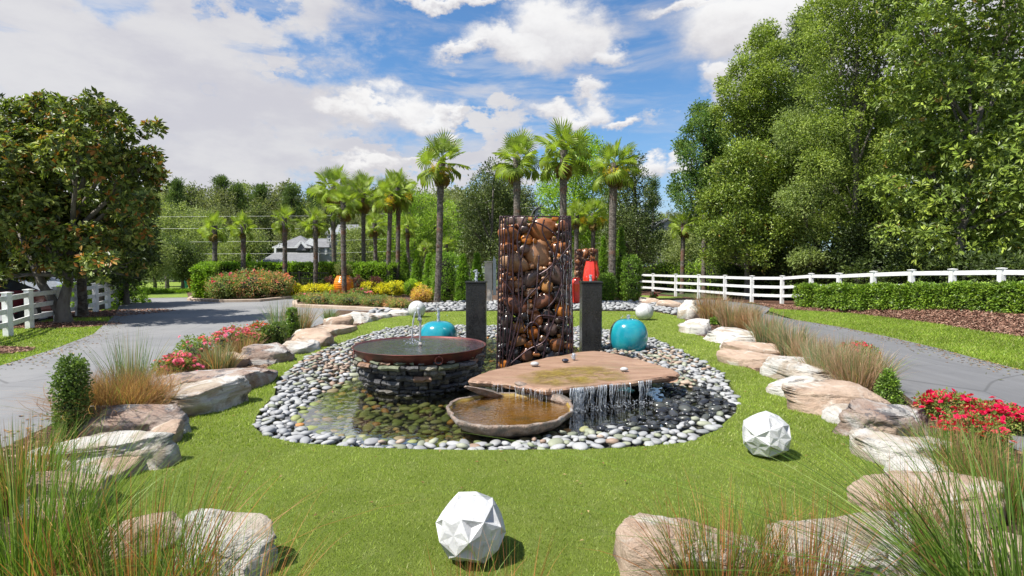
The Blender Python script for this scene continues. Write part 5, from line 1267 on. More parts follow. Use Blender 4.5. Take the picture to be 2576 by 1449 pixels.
# right bed
shrub('upright_holly', 'pointed green holly between the wiry grass and the drive', 'shrub', 2243, 6.55, 935, 1018, 62, BOX+ARB, 521, 240, 14, .030, .017, 'cone', gloss=True, rc=.06)
shrub('boxwood', 'small round green shrub between the two grass drifts', 'shrub', 1803, 15.5, 800, 830, 24, BOX+ARB, 522, 90, 12, .05, .03)
rose_bush('low red rose clump on the right behind the wiry grass', 2165, 9.6, 866, 920, 90, 523, 22, RED, .036, 120)
rose_bush('red rose sprig left of the pointed holly', 2210, 7.9, 935, 985, 34, 524, 7, RED, .03, 60)
rose_bush('crimson rose bush at the far right of the right bed', 2520, 5.6, 1022, 1200, 140, 525, 90, RED, .036, 300, ll=.034)
rose_bush('crimson rose bush nearest the brown lichen boulder', 2400, 5.9, 996, 1150, 130, 526, 70, RED, .036, 300, ll=.034)
rose_bush('crimson rose bush between the other two at the right', 2462, 5.05, 1052, 1240, 130, 527, 60, RED, .034, 260, ll=.032)
# ------------------------------------------------------------------ ornamental grasses
def grass(label, x, y, h, spread, n, pal, seed, w=.0035, lean=.5, z=.01, name='ornamental_grass', bendk=.6, group=None, dirb=(0, 0), curl=0):
    q = np.random.default_rng(seed); T = thing(name, label, 'ornamental grass', (x, y, z), 0, group)
    k = 6; a = q.uniform(0, 6.28, n); rb = spread*.28*np.sqrt(q.random(n)); L = h*q.uniform(.55, 1.12, n); ln = np.abs(q.normal(0, lean, n)); 
    d = np.stack([np.cos(a)+dirb[0], np.sin(a)+dirb[1], np.zeros(n)], 1); p0 = np.stack([rb*np.cos(a), rb*np.sin(a), np.full(n, -.02)], 1)
    ww = w*q.uniform(.6, 1.4, n); sd2 = q.normal(size=(n, 3)); sd2[:, 2] = 0; sd2 /= np.linalg.norm(sd2, axis=1)[:, None]
    V = np.empty((n, k+1, 2, 3)); cr = curl*q.normal(0, 1, (n, 1))
    for i in range(k+1):
        t = i/k; out_ = ln*(t**1.6)*bendk+ln*t*.35; P = p0+d*(L*out_)[:, None]+np.array([0, 0, 1.])*(L*t*(1-.32*np.minimum(ln, 1.3)*t**1.5))[:, None]+sd2*cr*(math.sin(t*3)*.12)
        wi = ww*(1-t**2*.92); V[:, i, 0] = P+sd2*wi[:, None]; V[:, i, 1] = P-sd2*wi[:, None]
    V = V.reshape(n, -1, 3); b = np.arange(n)[:, None]*(2*(k+1)); F = np.concatenate([b+[2*i, 2*i+1, 2*i+3, 2*i+2] for i in range(k)], 0)
    cols = np.array([c for c, _ in pal]); wt = np.array([w_ for _, w_ in pal], float); c = cols[q.choice(len(pal), n, p=wt/wt.sum())]*q.uniform(.7, 1.3, (n, 1))
    C = np.repeat(c[:, None], 2*(k+1), 1).reshape(-1, 3)
    mk('blades', V.reshape(-1, 3), F, M['blade'], T, np.clip(C, 0, 1), kind='stuff'); return T
BRN = [((.36,.19,.10),4),((.48,.29,.16),3),((.22,.13,.07),2),((.16,.21,.06),1)]
RST = [((.42,.17,.06),4),((.32,.13,.06),3),((.15,.24,.04),2.5),((.55,.34,.14),1.5)]
GRN = [((.10,.18,.025),4),((.15,.24,.035),4),((.24,.33,.09),2),((.05,.10,.015),1.5),((.36,.20,.08),.8)]
FEA = [((.50,.34,.24),4),((.40,.25,.17),3),((.19,.26,.11),2.4)]
BLG = [((.17,.25,.13),4),((.24,.31,.18),2),((.42,.30,.20),2)]
def gg(label, u, vb, h, sp, n, pal, seed, **k):
    x, y = G(u, vb); return grass(label, x, y, h, sp, n, pal, seed, **k)
gg('wiry brown grass mound with grey green spikes, right of the upright holly', 300, 1062, .62, .9, 3600, BRN, 601, lean=.75, w=.0032, curl=1)
gg('grey green upright spikes rising from the wiry brown mound', 330, 1035, .95, .5, 380, BLG, 602, lean=.28, w=.003)
gg('rusty grass at the far left edge above the whitish boulder', 40, 1275, .62, .8, 800, BRN+GRN, 603, lean=.45, w=.0028)
gg('dense dark green grass clump in the bottom left corner', 55, 1560, .92, 1.0, 950, GRN, 604, lean=.5, w=.003)
gg('green grass clump before the striped boulder at the bottom left', 330, 1640, .80, 1.0, 620, GRN+RST, 605, lean=.55, w=.0026)
gg('thin green reeds leaning right at the bottom left', 560, 1720, .72, .7, 300, GRN+RST, 606, lean=.5, w=.002)
gg('rusty stems growing in front of the nearest faceted ball', 1165, 1600, .40, .55, 190, RST, 607, lean=.42, w=.0018)
gg('thin amber stems right of the nearest faceted ball', 1290, 1600, .50, .4, 70, RST, 608, lean=.55, w=.0016)
gg('rust tipped grass clump over the pink boulder at the bottom right', 1820, 1530, .60, .85, 620, RST+GRN, 609, lean=.38, w=.0022)
gg('reed stems in front of the very large cream boulder', 2020, 1560, .62, .6, 420, RST+[((.12,.14,.09),3)], 610, lean=.42, w=.002)
gg('long green arching blades fanning from the bottom right corner', 2560, 1620, 1.05, .9, 620, GRN, 611, lean=.75, w=.0036, dirb=(-.55, 0))
gg('red brown stems standing before the pink tan boulder', 2290, 1420, .62, .45, 300, BRN, 612, lean=.35, w=.002)
gg('green blades mixed with the roses at the right edge', 2530, 1290, .55, .9, 900, GRN+BRN, 613, lean=.5, w=.0026)
gg('grass tuft below the crimson roses', 2420, 1215, .50, .7, 800, GRN+BRN, 614, lean=.45, w=.0026)
gg('short dark tuft between the crimson roses and the white tilted boulder', 2345, 1160, .34, .5, 400, BLG+GRN, 615, lean=.5, w=.0024)
for i, (u, vb, h, sp, n, pal, lb) in enumerate([(2185,982,.58,.7,800,BRN+GRN,'end clump of the wiry grass drift beside the pointed holly'),(2150,985,.66,.9,1000,FEA,'feathery brown clump in the middle of the right grass drift'),(2080,965,.66,.9,1000,FEA+BLG,'feathery clump behind the rounded cream boulder'),
   (2030,925,.62,.8,800,FEA,'feathery brown clump right of the cracked ledge boulder'),(1990,895,.68,.8,750,BLG+FEA,'grey green clump behind the cracked ledge boulder'),(1930,872,.78,.8,700,BLG+FEA,'grey green clump right of the broad tan boulder'),
   (1885,838,.62,.8,650,BRN,'brown clump behind the broad tan boulder'),(1840,825,.85,1.0,800,FEA,'tawny clump left of the small round shrub'),(1790,808,.95,1.1,900,FEA+BRN,'tall tawny clump beside the pointed white boulder'),
   (1890,805,.6,.8,400,FEA,'low pale clump by the drive edge at the back'),(2110,930,.6,.8,700,FEA,'feathery clump at the drive side of the right bed')]):
    gg(lb, u, vb, h, sp, n, pal, 620+i, lean=.42, w=.0034+.00018*i*0+(.0018 if vb < 900 else 0), group='feathery grasses in the right bed')
for i, (u, vb, h, sp, n, pal, lb) in enumerate([(548,945,.55,.7,700,BRN+BLG,'brown grass clump between the pink rose bushes'),(610,905,.5,.6,450,BRN,'brown grass tuft behind the angular grey boulder'),(755,838,.85,.8,480,BLG+BRN,'spiky grass right of the narrow holly on the left bed'),
   (700,838,.9,.6,300,BLG,'thin tall spikes left of the narrow holly'),(830,812,.5,.5,350,BLG+GRN,'small green grass tuft behind the small tan boulder'),(430,965,.35,.6,400,BRN,'low dry grass under the pink roses'),
   (985,775,.5,1.2,500,BRN+RST,'reddish grass by the kerb behind the white ball')]):
    gg(lb, u, vb, h, sp, n, pal, 650+i, lean=.4, w=.004)

# far beds -------------------------------------------------------------
rose_bush('large faded pink rose bush in the middle of the gate bed', 640, 28.3, 682, 757, 110, 701, 46, (.62,.20,.17), .085, 420, 1.3, [((.10,.15,.06),4),((.14,.18,.08),2),((.33,.18,.13),2.2)], ll=.09, z0=.03)
rose_bush('faded pink rose bush at the left end of the gate bed', 570, 28.0, 690, 756, 84, 702, 34, (.70,.12,.22), .085, 320, 1.1, [((.10,.15,.06),4),((.14,.18,.08),2),((.30,.17,.12),1)], ll=.09, z0=.03)
rose_bush('faded pink rose bush at the right end of the gate bed', 700, 28.6, 686, 756, 70, 703, 30, (.62,.22,.18), .085, 300, 1.1, [((.10,.15,.06),4),((.14,.18,.08),2),((.33,.18,.13),2.5)], ll=.09, z0=.03)
for i, (u, w_, lb) in enumerate(((745,40,'left'),(790,60,'middle'),(822,36,'right'))):
    shrub('spirea', 'low yellow groundcover mound beside the black gate fence, %s one' % lb, 'shrub', u, 29.5, 715, 744, w_, YEL, 710+i, 150, 12, .08, .05, z0=.03, group='yellow mounds by the gate fence')
for i, (u, w_, vt) in enumerate(((930,46,710),(965,40,713),(995,44,708),(1035,40,705),(1055,34,712))):
    shrub('spirea', 'bright yellow shrub behind the rose bed, number %s from the orange urn' % ('one','two','three','four','five')[i], 'shrub', u, 31, vt, 745, w_, YEL if i != 3 else BRIGHT, 720+i, 150, 12, .09, .05, z0=.03)
for i, (u, w_) in enumerate(((520,30),(815,28),(765,30),(830,26),(900,36),(945,36))):
    shrub('barberry', ['dark shrub behind the left end of the gate','dark round shrub behind the gate rails near the urn','dark round shrub behind the gate rails in the middle','purple shrub touching the orange urn on its left','purple shrub right of the orange urn','second purple shrub right of the orange urn'][i], 'shrub', u, 31.2, 695 if i > 2 else 700, 735, w_, PURP if i > 2 else DARK, 730+i, 110, 12, .09, .06, z0=.03)
for i, (u, vt, vb, w_, Y, lb) in enumerate([(1018,640,712,30,33,'dark cone arborvitae left of the lone tall palm group'),(1048,632,722,30,32,'slender cone arborvitae beside the dark one'),(1080,640,745,36,27,'bright broad arborvitae at the left foot of the lone tall palm'),
    (1122,636,762,60,26,'largest round topped arborvitae right of the lone tall palm'),(1165,642,758,36,25.5,'bright arborvitae left of the left granite pillar'),(1200,640,750,34,25.5,'arborvitae right behind the left granite pillar'),
    (1517,598,690,22,31,'bright thin arborvitae left of the golden seeded palm'),(1561,575,755,34,27,'tall slim arborvitae right of the golden seeded palm'),(1586,645,757,40,26.5,'broad dark arborvitae by the end of the white fence'),(1526,690,757,30,25.5,'low dark green shrub at the foot of the golden seeded palm'),
    (627,640,665,16,33,'small cone tip behind the clipped hedge, left of the house')]):
    shrub('arborvitae', lb, 'shrub', u, Y, vt, vb, w_*1.25, ARB if i not in (0, 7, 8, 9) else BOX+ARB, 740+i, 420, 14, .10, .045, 'cone' if i not in (3, 8, 9) else 'column', z0=.03)
rose_bush('pink rose bush in the kerbed bed under the orange urn', 905, 27, 728, 765, 60, 760, 22, PINK, .08, 160, .8, ll=.08, z0=.03)
rose_bush('coral rose clump in the middle of the kerbed bed', 838, 26.5, 733, 766, 50, 761, 16, CORAL, .08, 130, .8, ll=.08, z0=.03)
rose_bush('rose clump at the left tip of the kerbed bed', 770, 26, 738, 762, 56, 762, 14, PINK, .08, 120, .8, ll=.08, z0=.03)
for i, (u, v, w_) in enumerate(((800,750,80),(880,752,90),(950,756,80),(1000,765,60))):
    shrub('rosemary', ['low grey green groundcover at the left of the kerbed bed','low grey green groundcover in front of the orange urn','low green groundcover behind the kerb before the bright palm pair','low rusty groundcover by the white ball'][i], 'shrub', u, gd(v+16), v-11, v+16, w_, [((.14,.19,.08),4),((.10,.15,.06),3),((.28,.17,.11),1.2 if i < 3 else 4)], 770+i, 190, 12, .09, .03, z0=.03)
shrub('fountain_grass', 'yellow tan grassy shrub left of the lone tall palm', 'shrub', 1062, 25.5, 722, 762, 50, [((.35,.24,.12),4),((.40,.32,.06),2)], 780, 150, 12, .12, .03, z0=.03)
rose_bush('single red flower plant by the tan boulders at the back right', 1645, 25.2, 735, 760, 20, 781, 6, RED, .07, 50, z0=.02, ll=.06)
# clipped hedge with its arched end
T = thing('clipped_hedge', 'long clipped green hedge whose left end curves down to the road behind the black gate', 'hedge', (-13, 32.5, .03))
q = np.random.default_rng(800); XL, XR = D(500, 700, 31)[0]+13, D(1000, 700, 33)[0]+13; C = []; A = []
for k in range(2600):
    u = q.random(); x = XL+(XR-XL)*u
    top = q.random() < .5
    if top: C.append((x, q.uniform(-.6, .6), 1.74+q.normal(0, .05))); A.append((0, 0, 1))
    else: C.append((x, -.6+q.normal(0, .06), q.uniform(.0, 1.72))); A.append((0, -1, .2))
for k in range(900):
    a = q.uniform(0, PI/2); s_ = q.random(); y = -.4-3.6*s_; zt = 1.76 if s_ < .8 else 1.76-(s_-.8)*1.2
    if q.random() < .5: C.append((XL-.3+.7*q.random()-y*.42, y, zt*q.uniform(.96, 1.03)) if q.random() < .5 else (XL-.3-y*.42+.75*(q.random() < .5), y, q.uniform(0, zt))); A.append((-.7, -.3, .6))
    else: C.append((XL-.4+1.68+.95*q.random(), -4.0-.25*q.random(), q.uniform(0, 1.6))); A.append((0, -1, .2))
V, F, c = leaves(np.array(C), np.array(A, float), 11, .14, .11, .07, HEDGE, q); mk('foliage', V, F, M['leaf'], T, c, kind='stuff')
m = MB(); m.box(((XL+XR)/2, 0, .88), (XR-XL-.1, 1.0, 1.72)); m.box((XL+.95, -2.2, .75), (.4, 3.2, 1.5), math.atan(.42)); m.build('stems', M['twig'], T)  # solid boxes fill the hedge, inner shade painted in their dark colour
# hedges at the end of the left road
for i, (u0, u1, vt, vb, Y, lb) in enumerate([(228,312,712,766,24,'tall clipped hedge block in the shade left of the lamp post'),(312,375,730,750,34,'low clipped hedge right of the lamp post'),(375,430,732,752,35,'low clipped hedge in front of the pale trunked tree'),(430,482,732,750,36,'low clipped hedge beside the arch hedge end')]):
    shrub('clipped_hedge', lb, 'hedge', (u0+u1)/2, Y, vt, vb, u1-u0, HEDGE, 810+i, 460, 12, .10, .06, 'box', z0=0, depth=.8 if i else 1.6, rc=.12)
# round shrubs in front of the right fence, one bush after the other
hx = [(2030,21.0,.18),(2075,20.2,.21),(2120,19.3,.26),(2168,18.5,.31),(2218,17.7,.36),(2268,16.9,.41),(2320,16.2,.44),(2372,15.5,.48),(2430,14.8,.52),(2490,14.1,.55),(2552,13.4,.57),(2620,12.8,.58)]
ords = ['first','second','third','fourth','fifth','sixth','seventh','eighth','ninth','tenth','eleventh','last']
for i, (u, Y, z0) in enumerate(hx):
    shrub('holly_bush', '%s clipped round bush from the left in the row before the right fence' % ords[i], 'bush', u, Y-.15, 720+(5 if i % 2 else 0), 780, 27, [((.085,.15,.022),4),((.13,.20,.03),3),((.045,.08,.018),2)], 830+i, 330, 13, .085, .045, 'box', 'clipped bushes before the right fence', True, z0, .42, rc=.10)
# understory behind the right fence
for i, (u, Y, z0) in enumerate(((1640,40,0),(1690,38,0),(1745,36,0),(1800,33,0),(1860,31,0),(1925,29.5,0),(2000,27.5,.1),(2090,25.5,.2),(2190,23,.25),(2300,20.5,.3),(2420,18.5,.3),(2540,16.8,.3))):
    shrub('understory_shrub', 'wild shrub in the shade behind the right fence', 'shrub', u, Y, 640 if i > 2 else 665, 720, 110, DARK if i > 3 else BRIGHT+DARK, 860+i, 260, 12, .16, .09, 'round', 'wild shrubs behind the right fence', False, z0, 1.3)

# ------------------------------------------------------------------ fences
def rail_between(T, a, b, name='rail', h=.125, t=.04, mat='white_paint'):
    a = Vector(a); b = Vector(b); d = b-a; L = d.length; mid = (a+b)/2; n = Vector((-d.y, d.x, 0)).normalized()*t/2; up = Vector((0, 0, h/2)); V = []
    for p in (a, b):
        for s1, s2 in ((-1, -1), (1, -1), (1, 1), (-1, 1)): V.append((p-mid+n*s1+up*s2)[:])
    mk(name, V, np.array([(0, 1, 2, 3), (7, 6, 5, 4), (0, 4, 5, 1), (1, 5, 6, 2), (2, 6, 7, 3), (3, 7, 4, 0)]), M[mat], T, loc=mid)
def fence(label, P, hgt, rails, post=.13):
    x0, y0, z0 = P[0]; T = thing('white_fence', label, 'fence', P[0]); Q = [(x-x0, y-y0, z-z0) for x, y, z in P]
    for (x, y, z) in Q:
        o = MB().box((0, 0, (hgt-.15)/2), (post, post, hgt+.15)).build('post', M['white_paint'], T, loc=(x, y, z))
        c = MB(); s = post*.66; c.add([(-s, -s, hgt), (s, -s, hgt), (s, s, hgt), (-s, s, hgt), (-s, -s, hgt+.02), (s, -s, hgt+.02), (s, s, hgt+.02), (-s, s, hgt+.02), (0, 0, hgt+.035)],
             [np.array([(0, 3, 2, 1), (0, 1, 5, 4), (1, 2, 6, 5), (2, 3, 7, 6), (3, 0, 4, 7)]), np.array([(4, 5, 8), (5, 6, 8), (6, 7, 8), (7, 4, 8)])]); c.build('cap', M['white_paint'], o)
    for a, b in zip(Q[:-1], Q[1:]):
        for r in rails: rail_between(T, (a[0], a[1], a[2]+r), (b[0], b[1], b[2]+r))
    return T
px = [(1560,36.5),(1602,35),(1643,33.3),(1700,30.7),(1758,29.2),(1824,26.9),(1892,25.1),(1968,23.9),(2041,21.9),(2111,20.1),(2197,18.2),(2293,16.9),(2396,15.6),(2519,14.3),(2665,13.1),(2840,12.0)]
pz = [0,0,0,0,0,0,0,.02,.15,.18,.27,.33,.36,.39,.39,.39]
fence('long white three rail fence along the woods on the right', [(D(u, 700, y)[0], y, z) for (u, y), z in zip(px, pz)], 1.25, (1.155, .76, .37))
fence('white three rail fence by the parking lot on the left', [(-11.6, 11.4, 0), (-12.35, 13.1, 0), (-13.35, 14.8, 0), (-14.1, 16.6, 0), (-14.9, 18.4, 0), (-15.7, 20.2, 0), (-16.6, 22.0, 0), (-17.6, 23.8, 0)], 1.05, (.92, .6, .28), .14)
# black gate fence in front of the hedge
gx0, gx1, gy_ = D(515, 690, 29)[0], D(832, 690, 30)[0], 29.6
T = thing('iron_gate', 'black iron fence and open gate in front of the clipped hedge behind the faded roses', 'gate', (gx0, gy_, .03))
W_ = gx1-gx0
for z_, nm in ((1.32, 'top_rail'), (1.02, 'rail'), (.2, 'rail')): MB().box((W_/2, 0, z_), (W_, .045, .045)).build(nm, M['black_iron'], T)
n = int(W_/.12); me = None
for i in range(n+1):
    if i % 20 == 0: MB().box((0, 0, .72), (.09, .09, 1.46)).build('gate_post', M['black_iron'], T, loc=(W_*i/n, 0, 0)); continue
    if me is None: o = MB().box((0, 0, .66), (.02, .02, 1.3)).build('picket', M['black_iron'], T, loc=(W_*i/n, 0, 0)); me = o.data
    else: link('picket', me, T, (W_*i/n, 0, 0))
# ------------------------------------------------------------------ urns
def urn(name, label, u, Y, prof, mat, ribs=0, flutes=0, z0=.03, group=None, n=48):
    x = D(u, 700, Y)[0]; T = thing(name, label, 'urn', (x, Y, z0)); P = np.array(prof, float); t = np.linspace(0, len(P)-1, 60)
    r = np.interp(t, range(len(P)), P[:, 0]); z = np.interp(t, range(len(P)), P[:, 1])
    k = np.array([.25, .5, .25]); r[1:-1] = np.convolve(r, k, 'same')[1:-1]
    if ribs: r = r*(1+.025*np.sin(z/z.max()*ribs*2*PI))
    pr = list(zip(r, z))+[(r[-1]-.04, z[-1]), (r[-1]-.07, z[-1]-.25), (0, z[-1]-.25)]
    MB().lathe([(0, 0)]+pr, n, wob=(lambda t_, z_: 1+.05*math.cos(flutes*t_)) if flutes else None).build('body', M[mat], T, True)
    return T
o = urn('orange_urn', 'big ribbed orange urn behind the rose bed', 864, 30, [(.32, 0), (.45, .22), (.54, .49), (.54, .76), (.45, 1.0), (.36, 1.14), (.38, 1.18)], 'orange', 12)
shrub('potted_topiary', 'grey green ball topiary growing out of the orange urn', 'shrub', 864, 30, 658, 690, 38, [((.10,.13,.06),3),((.14,.17,.08),2)], 901, 150, 13, .06, .035, z0=1.12)
urn('red_vase', 'tall fluted red vase seen above the right granite pillar', 1488, 26.5, [(.20, 0), (.30, .4), (.40, .9), (.42, 1.1), (.36, 1.55), (.27, 1.92), (.29, 1.95)], 'red', 0, 9)
urn('red_vase', 'shorter red jar between the stone cage and the right granite pillar', 1450, 23.6, [(.17, 0), (.22, .1), (.26, .6), (.27, .95), (.15, 1.12), (.17, 1.17)], 'red')
urn('teal_vase', 'turquoise vase peeking out behind the shorter red jar', 1436, 25.5, [(.16, 0), (.24, .5), (.25, .9), (.16, 1.1), (.18, 1.14)], 'teal')
gx_ = D(1476, 700, 30)
gabion('second smaller stone filled cage far behind, over the red vase', gx_[0], 30, 1.18, 1.22, 2.75, .5, 44, 90, 1.25, None, False)
# beige stone gate pillar with steel panel left of the cage
T = thing('stone_pillar', 'beige stone pillar with a steel panel just left of the stone cage', 'pillar', (D(1229, 700, 25)[0], 25, .02))
m = MB(); zc = 0
for k in range(7): MB().box((0, 0, .13+k*.265), (.34+.01*(k % 2), .34, .262)).build('block', M['beige_stone'], T)
MB().box((0, 0, 1.90), (.42, .42, .06)).build('cap', M['beige_stone'], T)
MB().box((.28, -.02, 1.2), (.14, .12, 1.7)).build('steel_post', M['steel'], T); MB().box((.26, -.10, 1.85), (.05, .03, .6)).build('steel_panel', M['steel'], T)
# lamp post at the left
T = thing('lamp_post', 'thin dark lamp post at the corner of the left road', 'lamp post', (*G(318, 763), 0)); h_ = D(318, 640, G(318, 763)[1])[2]
MB().tube([(0, 0, 0), (0, 0, .3), (0, 0, h_)], [.06, .035, .03], 8).build('pole', M['black_iron'], T); MB().lathe([(0, h_), (.14, h_), (.10, h_+.3), (0, h_+.36)], 8).build('lantern', M['black_iron'], T)
# far urns at the road end
urn('teal_vase', 'small teal urn standing by the far low hedges', 467, 42, [(.12, 0), (.26, .4), (.28, .7), (.2, .8)], 'teal'); urn('teal_vase', 'small dark teal urn with orange rim beside the arch hedge', 480, 41, [(.12, 0), (.26, .4), (.30, .75), (.32, .85)], 'orange')
# ------------------------------------------------------------------ cars
def car(label, x, y, rz, mat):
    T = thing('parked_car', label, 'car', (x, y, -.02), rz); L, W = 4.5, 1.78
    prof = [(-2.2, .32), (-2.25, .62), (-2.1, .88), (-1.2, .98), (-.95, 1.0), (1.55, 1.02), (2.15, .92), (2.25, .6), (2.2, .32)]
    m = MB(); V = []; 
    for (xx, zz) in prof:
        k = 1-.05*(zz > .8)-.06*(abs(xx) > 2); V += [(xx, -W/2*k, zz), (xx, W/2*k, zz)]
    n = len(prof); F = [(2*i, 2*i+1, 2*i+3, 2*i+2) for i in range(n-1)]+[(2*n-2, 2*n-1, 1, 0)]
    mk('body', V, [np.array(F), np.array([[2*i for i in range(n)][::-1]]), np.array([[2*i+1 for i in range(n)]])], M[mat], T)
    cab = [(-1.25, .97), (-.55, 1.36), (-.1, 1.43), (.9, 1.42), (1.75, 1.0)]; V = []
    for (xx, zz) in cab: k = .92-.22*(zz-.97)/.46; V += [(xx, -W/2*k, zz), (xx, W/2*k, zz)]
    n = len(cab); mk('windows', V, [np.array([(2*i, 2*i+1, 2*i+3, 2*i+2) for i in range(n-1)]+[(2*n-2, 2*n-1, 1, 0)]), np.array([[2*i for i in range(n)][::-1]]), np.array([[2*i+1 for i in range(n)]])], M['glass'], T)
    m = MB(); V = [(-.5, -.62, 1.375), (-.1, -.64, 1.445), (.9, -.62, 1.435), (1.0, -.62, 1.39)]; V += [(a, -b, c) for a, b, c in V]
    mk('roof', V, np.array([(0, 1, 5, 4), (1, 2, 6, 5), (2, 3, 7, 6)]), M[mat], T)
    for sx_ in (-1.38, 1.38):
        for sy_ in (-.8, .8):
            w_ = MB(); w_.tube([(0, -.11, 0), (0, .11, 0)], .33, 20); o = w_.build('wheel', M['tyre'], T, loc=(sx_, sy_, .33)); MB().tube([(0, -.125, 0), (0, .125, 0)], .19, 14).build('rim', M['steel'], o)
    for sy_ in (-.62, .62): MB().box((-2.2, sy_, .68), (.08, .32, .14)).build('headlight', M['trim'], T); MB().box((2.2, sy_, .74), (.08, .3, .14)).build('tail_light', M['dark_red_car'], T)
    return T
car('silver car parked beyond the left fence behind the magnolia trunk', -17.6*1.35, 26.5, .15, 'silver_car')
car('silver van-like car parked at the far left beyond the lot', -30, 30, .1, 'silver_car')
car('dark red car just inside the left edge behind the fence', -15.6, 14.9, 1.45, 'dark_red_car')
car('small red car on the slope at the right beyond the fence', D(1645, 670, 60)[0], 60, .4, 'dark_red_car').location.z = D(1645, 672, 60)[2]-.9
# ------------------------------------------------------------------ houses
HY = 62.
def hp(u, v, Y=HY): return D(u, v, Y)
T = thing('grey_house', 'grey house with white trimmed gables and big hipped roof behind the hedge palms', 'house', (*hp(745, 700)[:2], 0)); ox, oy = T.location.x, T.location.y
def L_(u, v, dy=0):
    x, y, z = D(u, v, HY+dy); return (x-ox, y-oy, z)
def quadm(name, pts, mat, parent=T, th=.15):
    m = MB(); A = [np.array(p) for p in pts]; n = len(A); B = [a+np.array([0, th, 0]) for a in A]
    F = [np.array([list(range(n))]), np.array([list(range(n, 2*n))[::-1]]), np.array([(i, (i+1) % n, (i+1) % n+n, i+n) for i in range(n)])]; m.add(A+B, F); return m.build(name, M[mat], parent)
# low hipped roof in front
quadm('low_roof', [L_(640,666,-6), L_(800,666,-6), L_(800,636,0), L_(692,634,0)], 'roof', th=.3)
quadm('roof_gable', [L_(672,667,-6.3), L_(689,661,-6.3), L_(706,667,-6.3)], 'trim')
quadm('wall', [L_(692,668,.5), L_(776,668,.5), L_(776,622,.5), L_(692,622,.5)], 'siding', th=4)
def hip(name, u0, u1, ve, ua, ub, va, d0, d1):
    a, b = L_(u0, ve, d0), L_(u1, ve, d0); dm = (d0+d1)/2; c, d = np.array(L_(ua, va, d0)), np.array(L_(ub, va, d0)); c[1] = d[1] = a[1]+(d1-d0)/2; e = np.array(a)+[0, d1-d0, 0]; f = np.array(b)+[0, d1-d0, 0]
    mk(name, [a, b, f, e, c, d], [np.array([(0, 1, 5, 4), (2, 3, 4, 5)]), np.array([(1, 2, 5), (3, 0, 4)]), np.array([(3, 2, 1, 0)])], M['roof'], T)
hip('roof', 684, 782, 621, 729, 731, 589, 0., 6)
quadm('eave_trim', [L_(684,624,-.1), L_(782,624,-.1), L_(782,621,-.1), L_(684,621,-.1)], 'trim')
quadm('gable', [L_(744,630,-.25), L_(770,630,-.25), L_(757,612,-.25)], 'siding'); 
def strip(a, b, w_=.22, dy=-.4, parent=T):
    A = np.array(L_(*a, dy)); B = np.array(L_(*b, dy)); d = B-A; d /= np.linalg.norm(d); n = np.array([-d[2], 0, d[0]])*w_/2; quadm('trim', [A-n, B-n, B+n, A+n], 'trim', parent, .1)
for a, b in (((742,622),(757,608)),((757,608),(772,622)),((698,622),(704,612)),((704,612),(709,622)),((692,668),(692,624))): strip(a, b)
def arch(u, v, r, n=10):
    c = np.array(L_(u, v, .3)); k = HY/FP; P = [c+np.array([r*k*math.cos(PI*i/n), 0, r*k*math.sin(PI*i/n)]) for i in range(n+1)]
    o = quadm('arched_window', P, 'trim', th=.1); P2 = [c+np.array([r*.82*k*math.cos(PI*i/n), -.06, .12+r*.78*k*math.sin(PI*i/n)]) for i in range(n+1)]; quadm('pane', P2, 'glass', o, .03)
    for a in (45, 90, 135): 
        e = c+np.array([r*.8*k*math.cos(R(a)), -.1, r*.8*k*math.sin(R(a))]); mm = MB().tube([c+np.array([0, -.1, .1]), e], .04, 4); mm.build('mullion', M['trim'], o)
arch(758, 650-.5, 10); arch(709, 650, 5)
# two storey wing and tower behind
quadm('wing_wall', [L_(776,668,1), L_(830,668,1), L_(830,622,1), L_(776,622,1)], 'siding_light', th=3)
quadm('wing_roof', [L_(782,622,.6), L_(828,622,.6), L_(828,600,4), L_(776,600,4)], 'roof', th=.2)
quadm('wing_gable', [L_(770,606,.5), L_(790,606,.5), L_(790,624,.5), L_(776,624,.5)], 'siding_light'); quadm('wing_gable', [L_(766,612,.3), L_(780,599,.3), L_(790,606,.3), L_(795,622,.3)], 'trim')
def win(u0, u1, v0, v1, dy, nm='window'):
    o = quadm(nm, [L_(u0, v1, dy), L_(u1, v1, dy), L_(u1, v0, dy), L_(u0, v0, dy)], 'trim', th=.08); m_ = 1.2
    quadm('pane', [L_(u0+m_, v1-m_, dy-.07), L_(u1-m_, v1-m_, dy-.07), L_(u1-m_, v0+m_, dy-.07), L_(u0+m_, v0+m_, dy-.07)], 'glass', o, .03)
    strip(((u0+u1)/2, v0), ((u0+u1)/2, v1), .07, dy-.12, o); strip((u0, (v0+v1)/2), (u1, (v0+v1)/2), .07, dy-.12, o)
win(796, 805, 624, 641, .8); win(778, 785, 628, 640, .8); win(817, 823, 624, 640, .8)
quadm('tower_wall', [L_(822,640,2), L_(842,640,2), L_(842,588,2), L_(822,588,2)], 'siding_light', th=3); quadm('tower_wall', [L_(808,622,4), L_(826,622,4), L_(826,600,4), L_(808,600,4)], 'siding_light', th=2)
quadm('tower_gable', [L_(819,590,1.6), L_(846,590,1.6), L_(832,575,1.6)], 'trim', th=3); win(825, 837, 592, 608, 1.8)
for a, b in (((818,590),(832,574)),((832,574),(847,590)),((848,580),(856,568)),((856,568),(864,578))): strip(a, b, .25, 1.3)
quadm('back_wall', [L_(842,640,5), L_(900,640,5), L_(900,585,5), L_(842,585,5)], 'siding_light', th=3); quadm('back_roof', [L_(840,587,4.5), L_(905,587,4.5), L_(905,565,8), L_(850,565,8)], 'roof', th=.3)
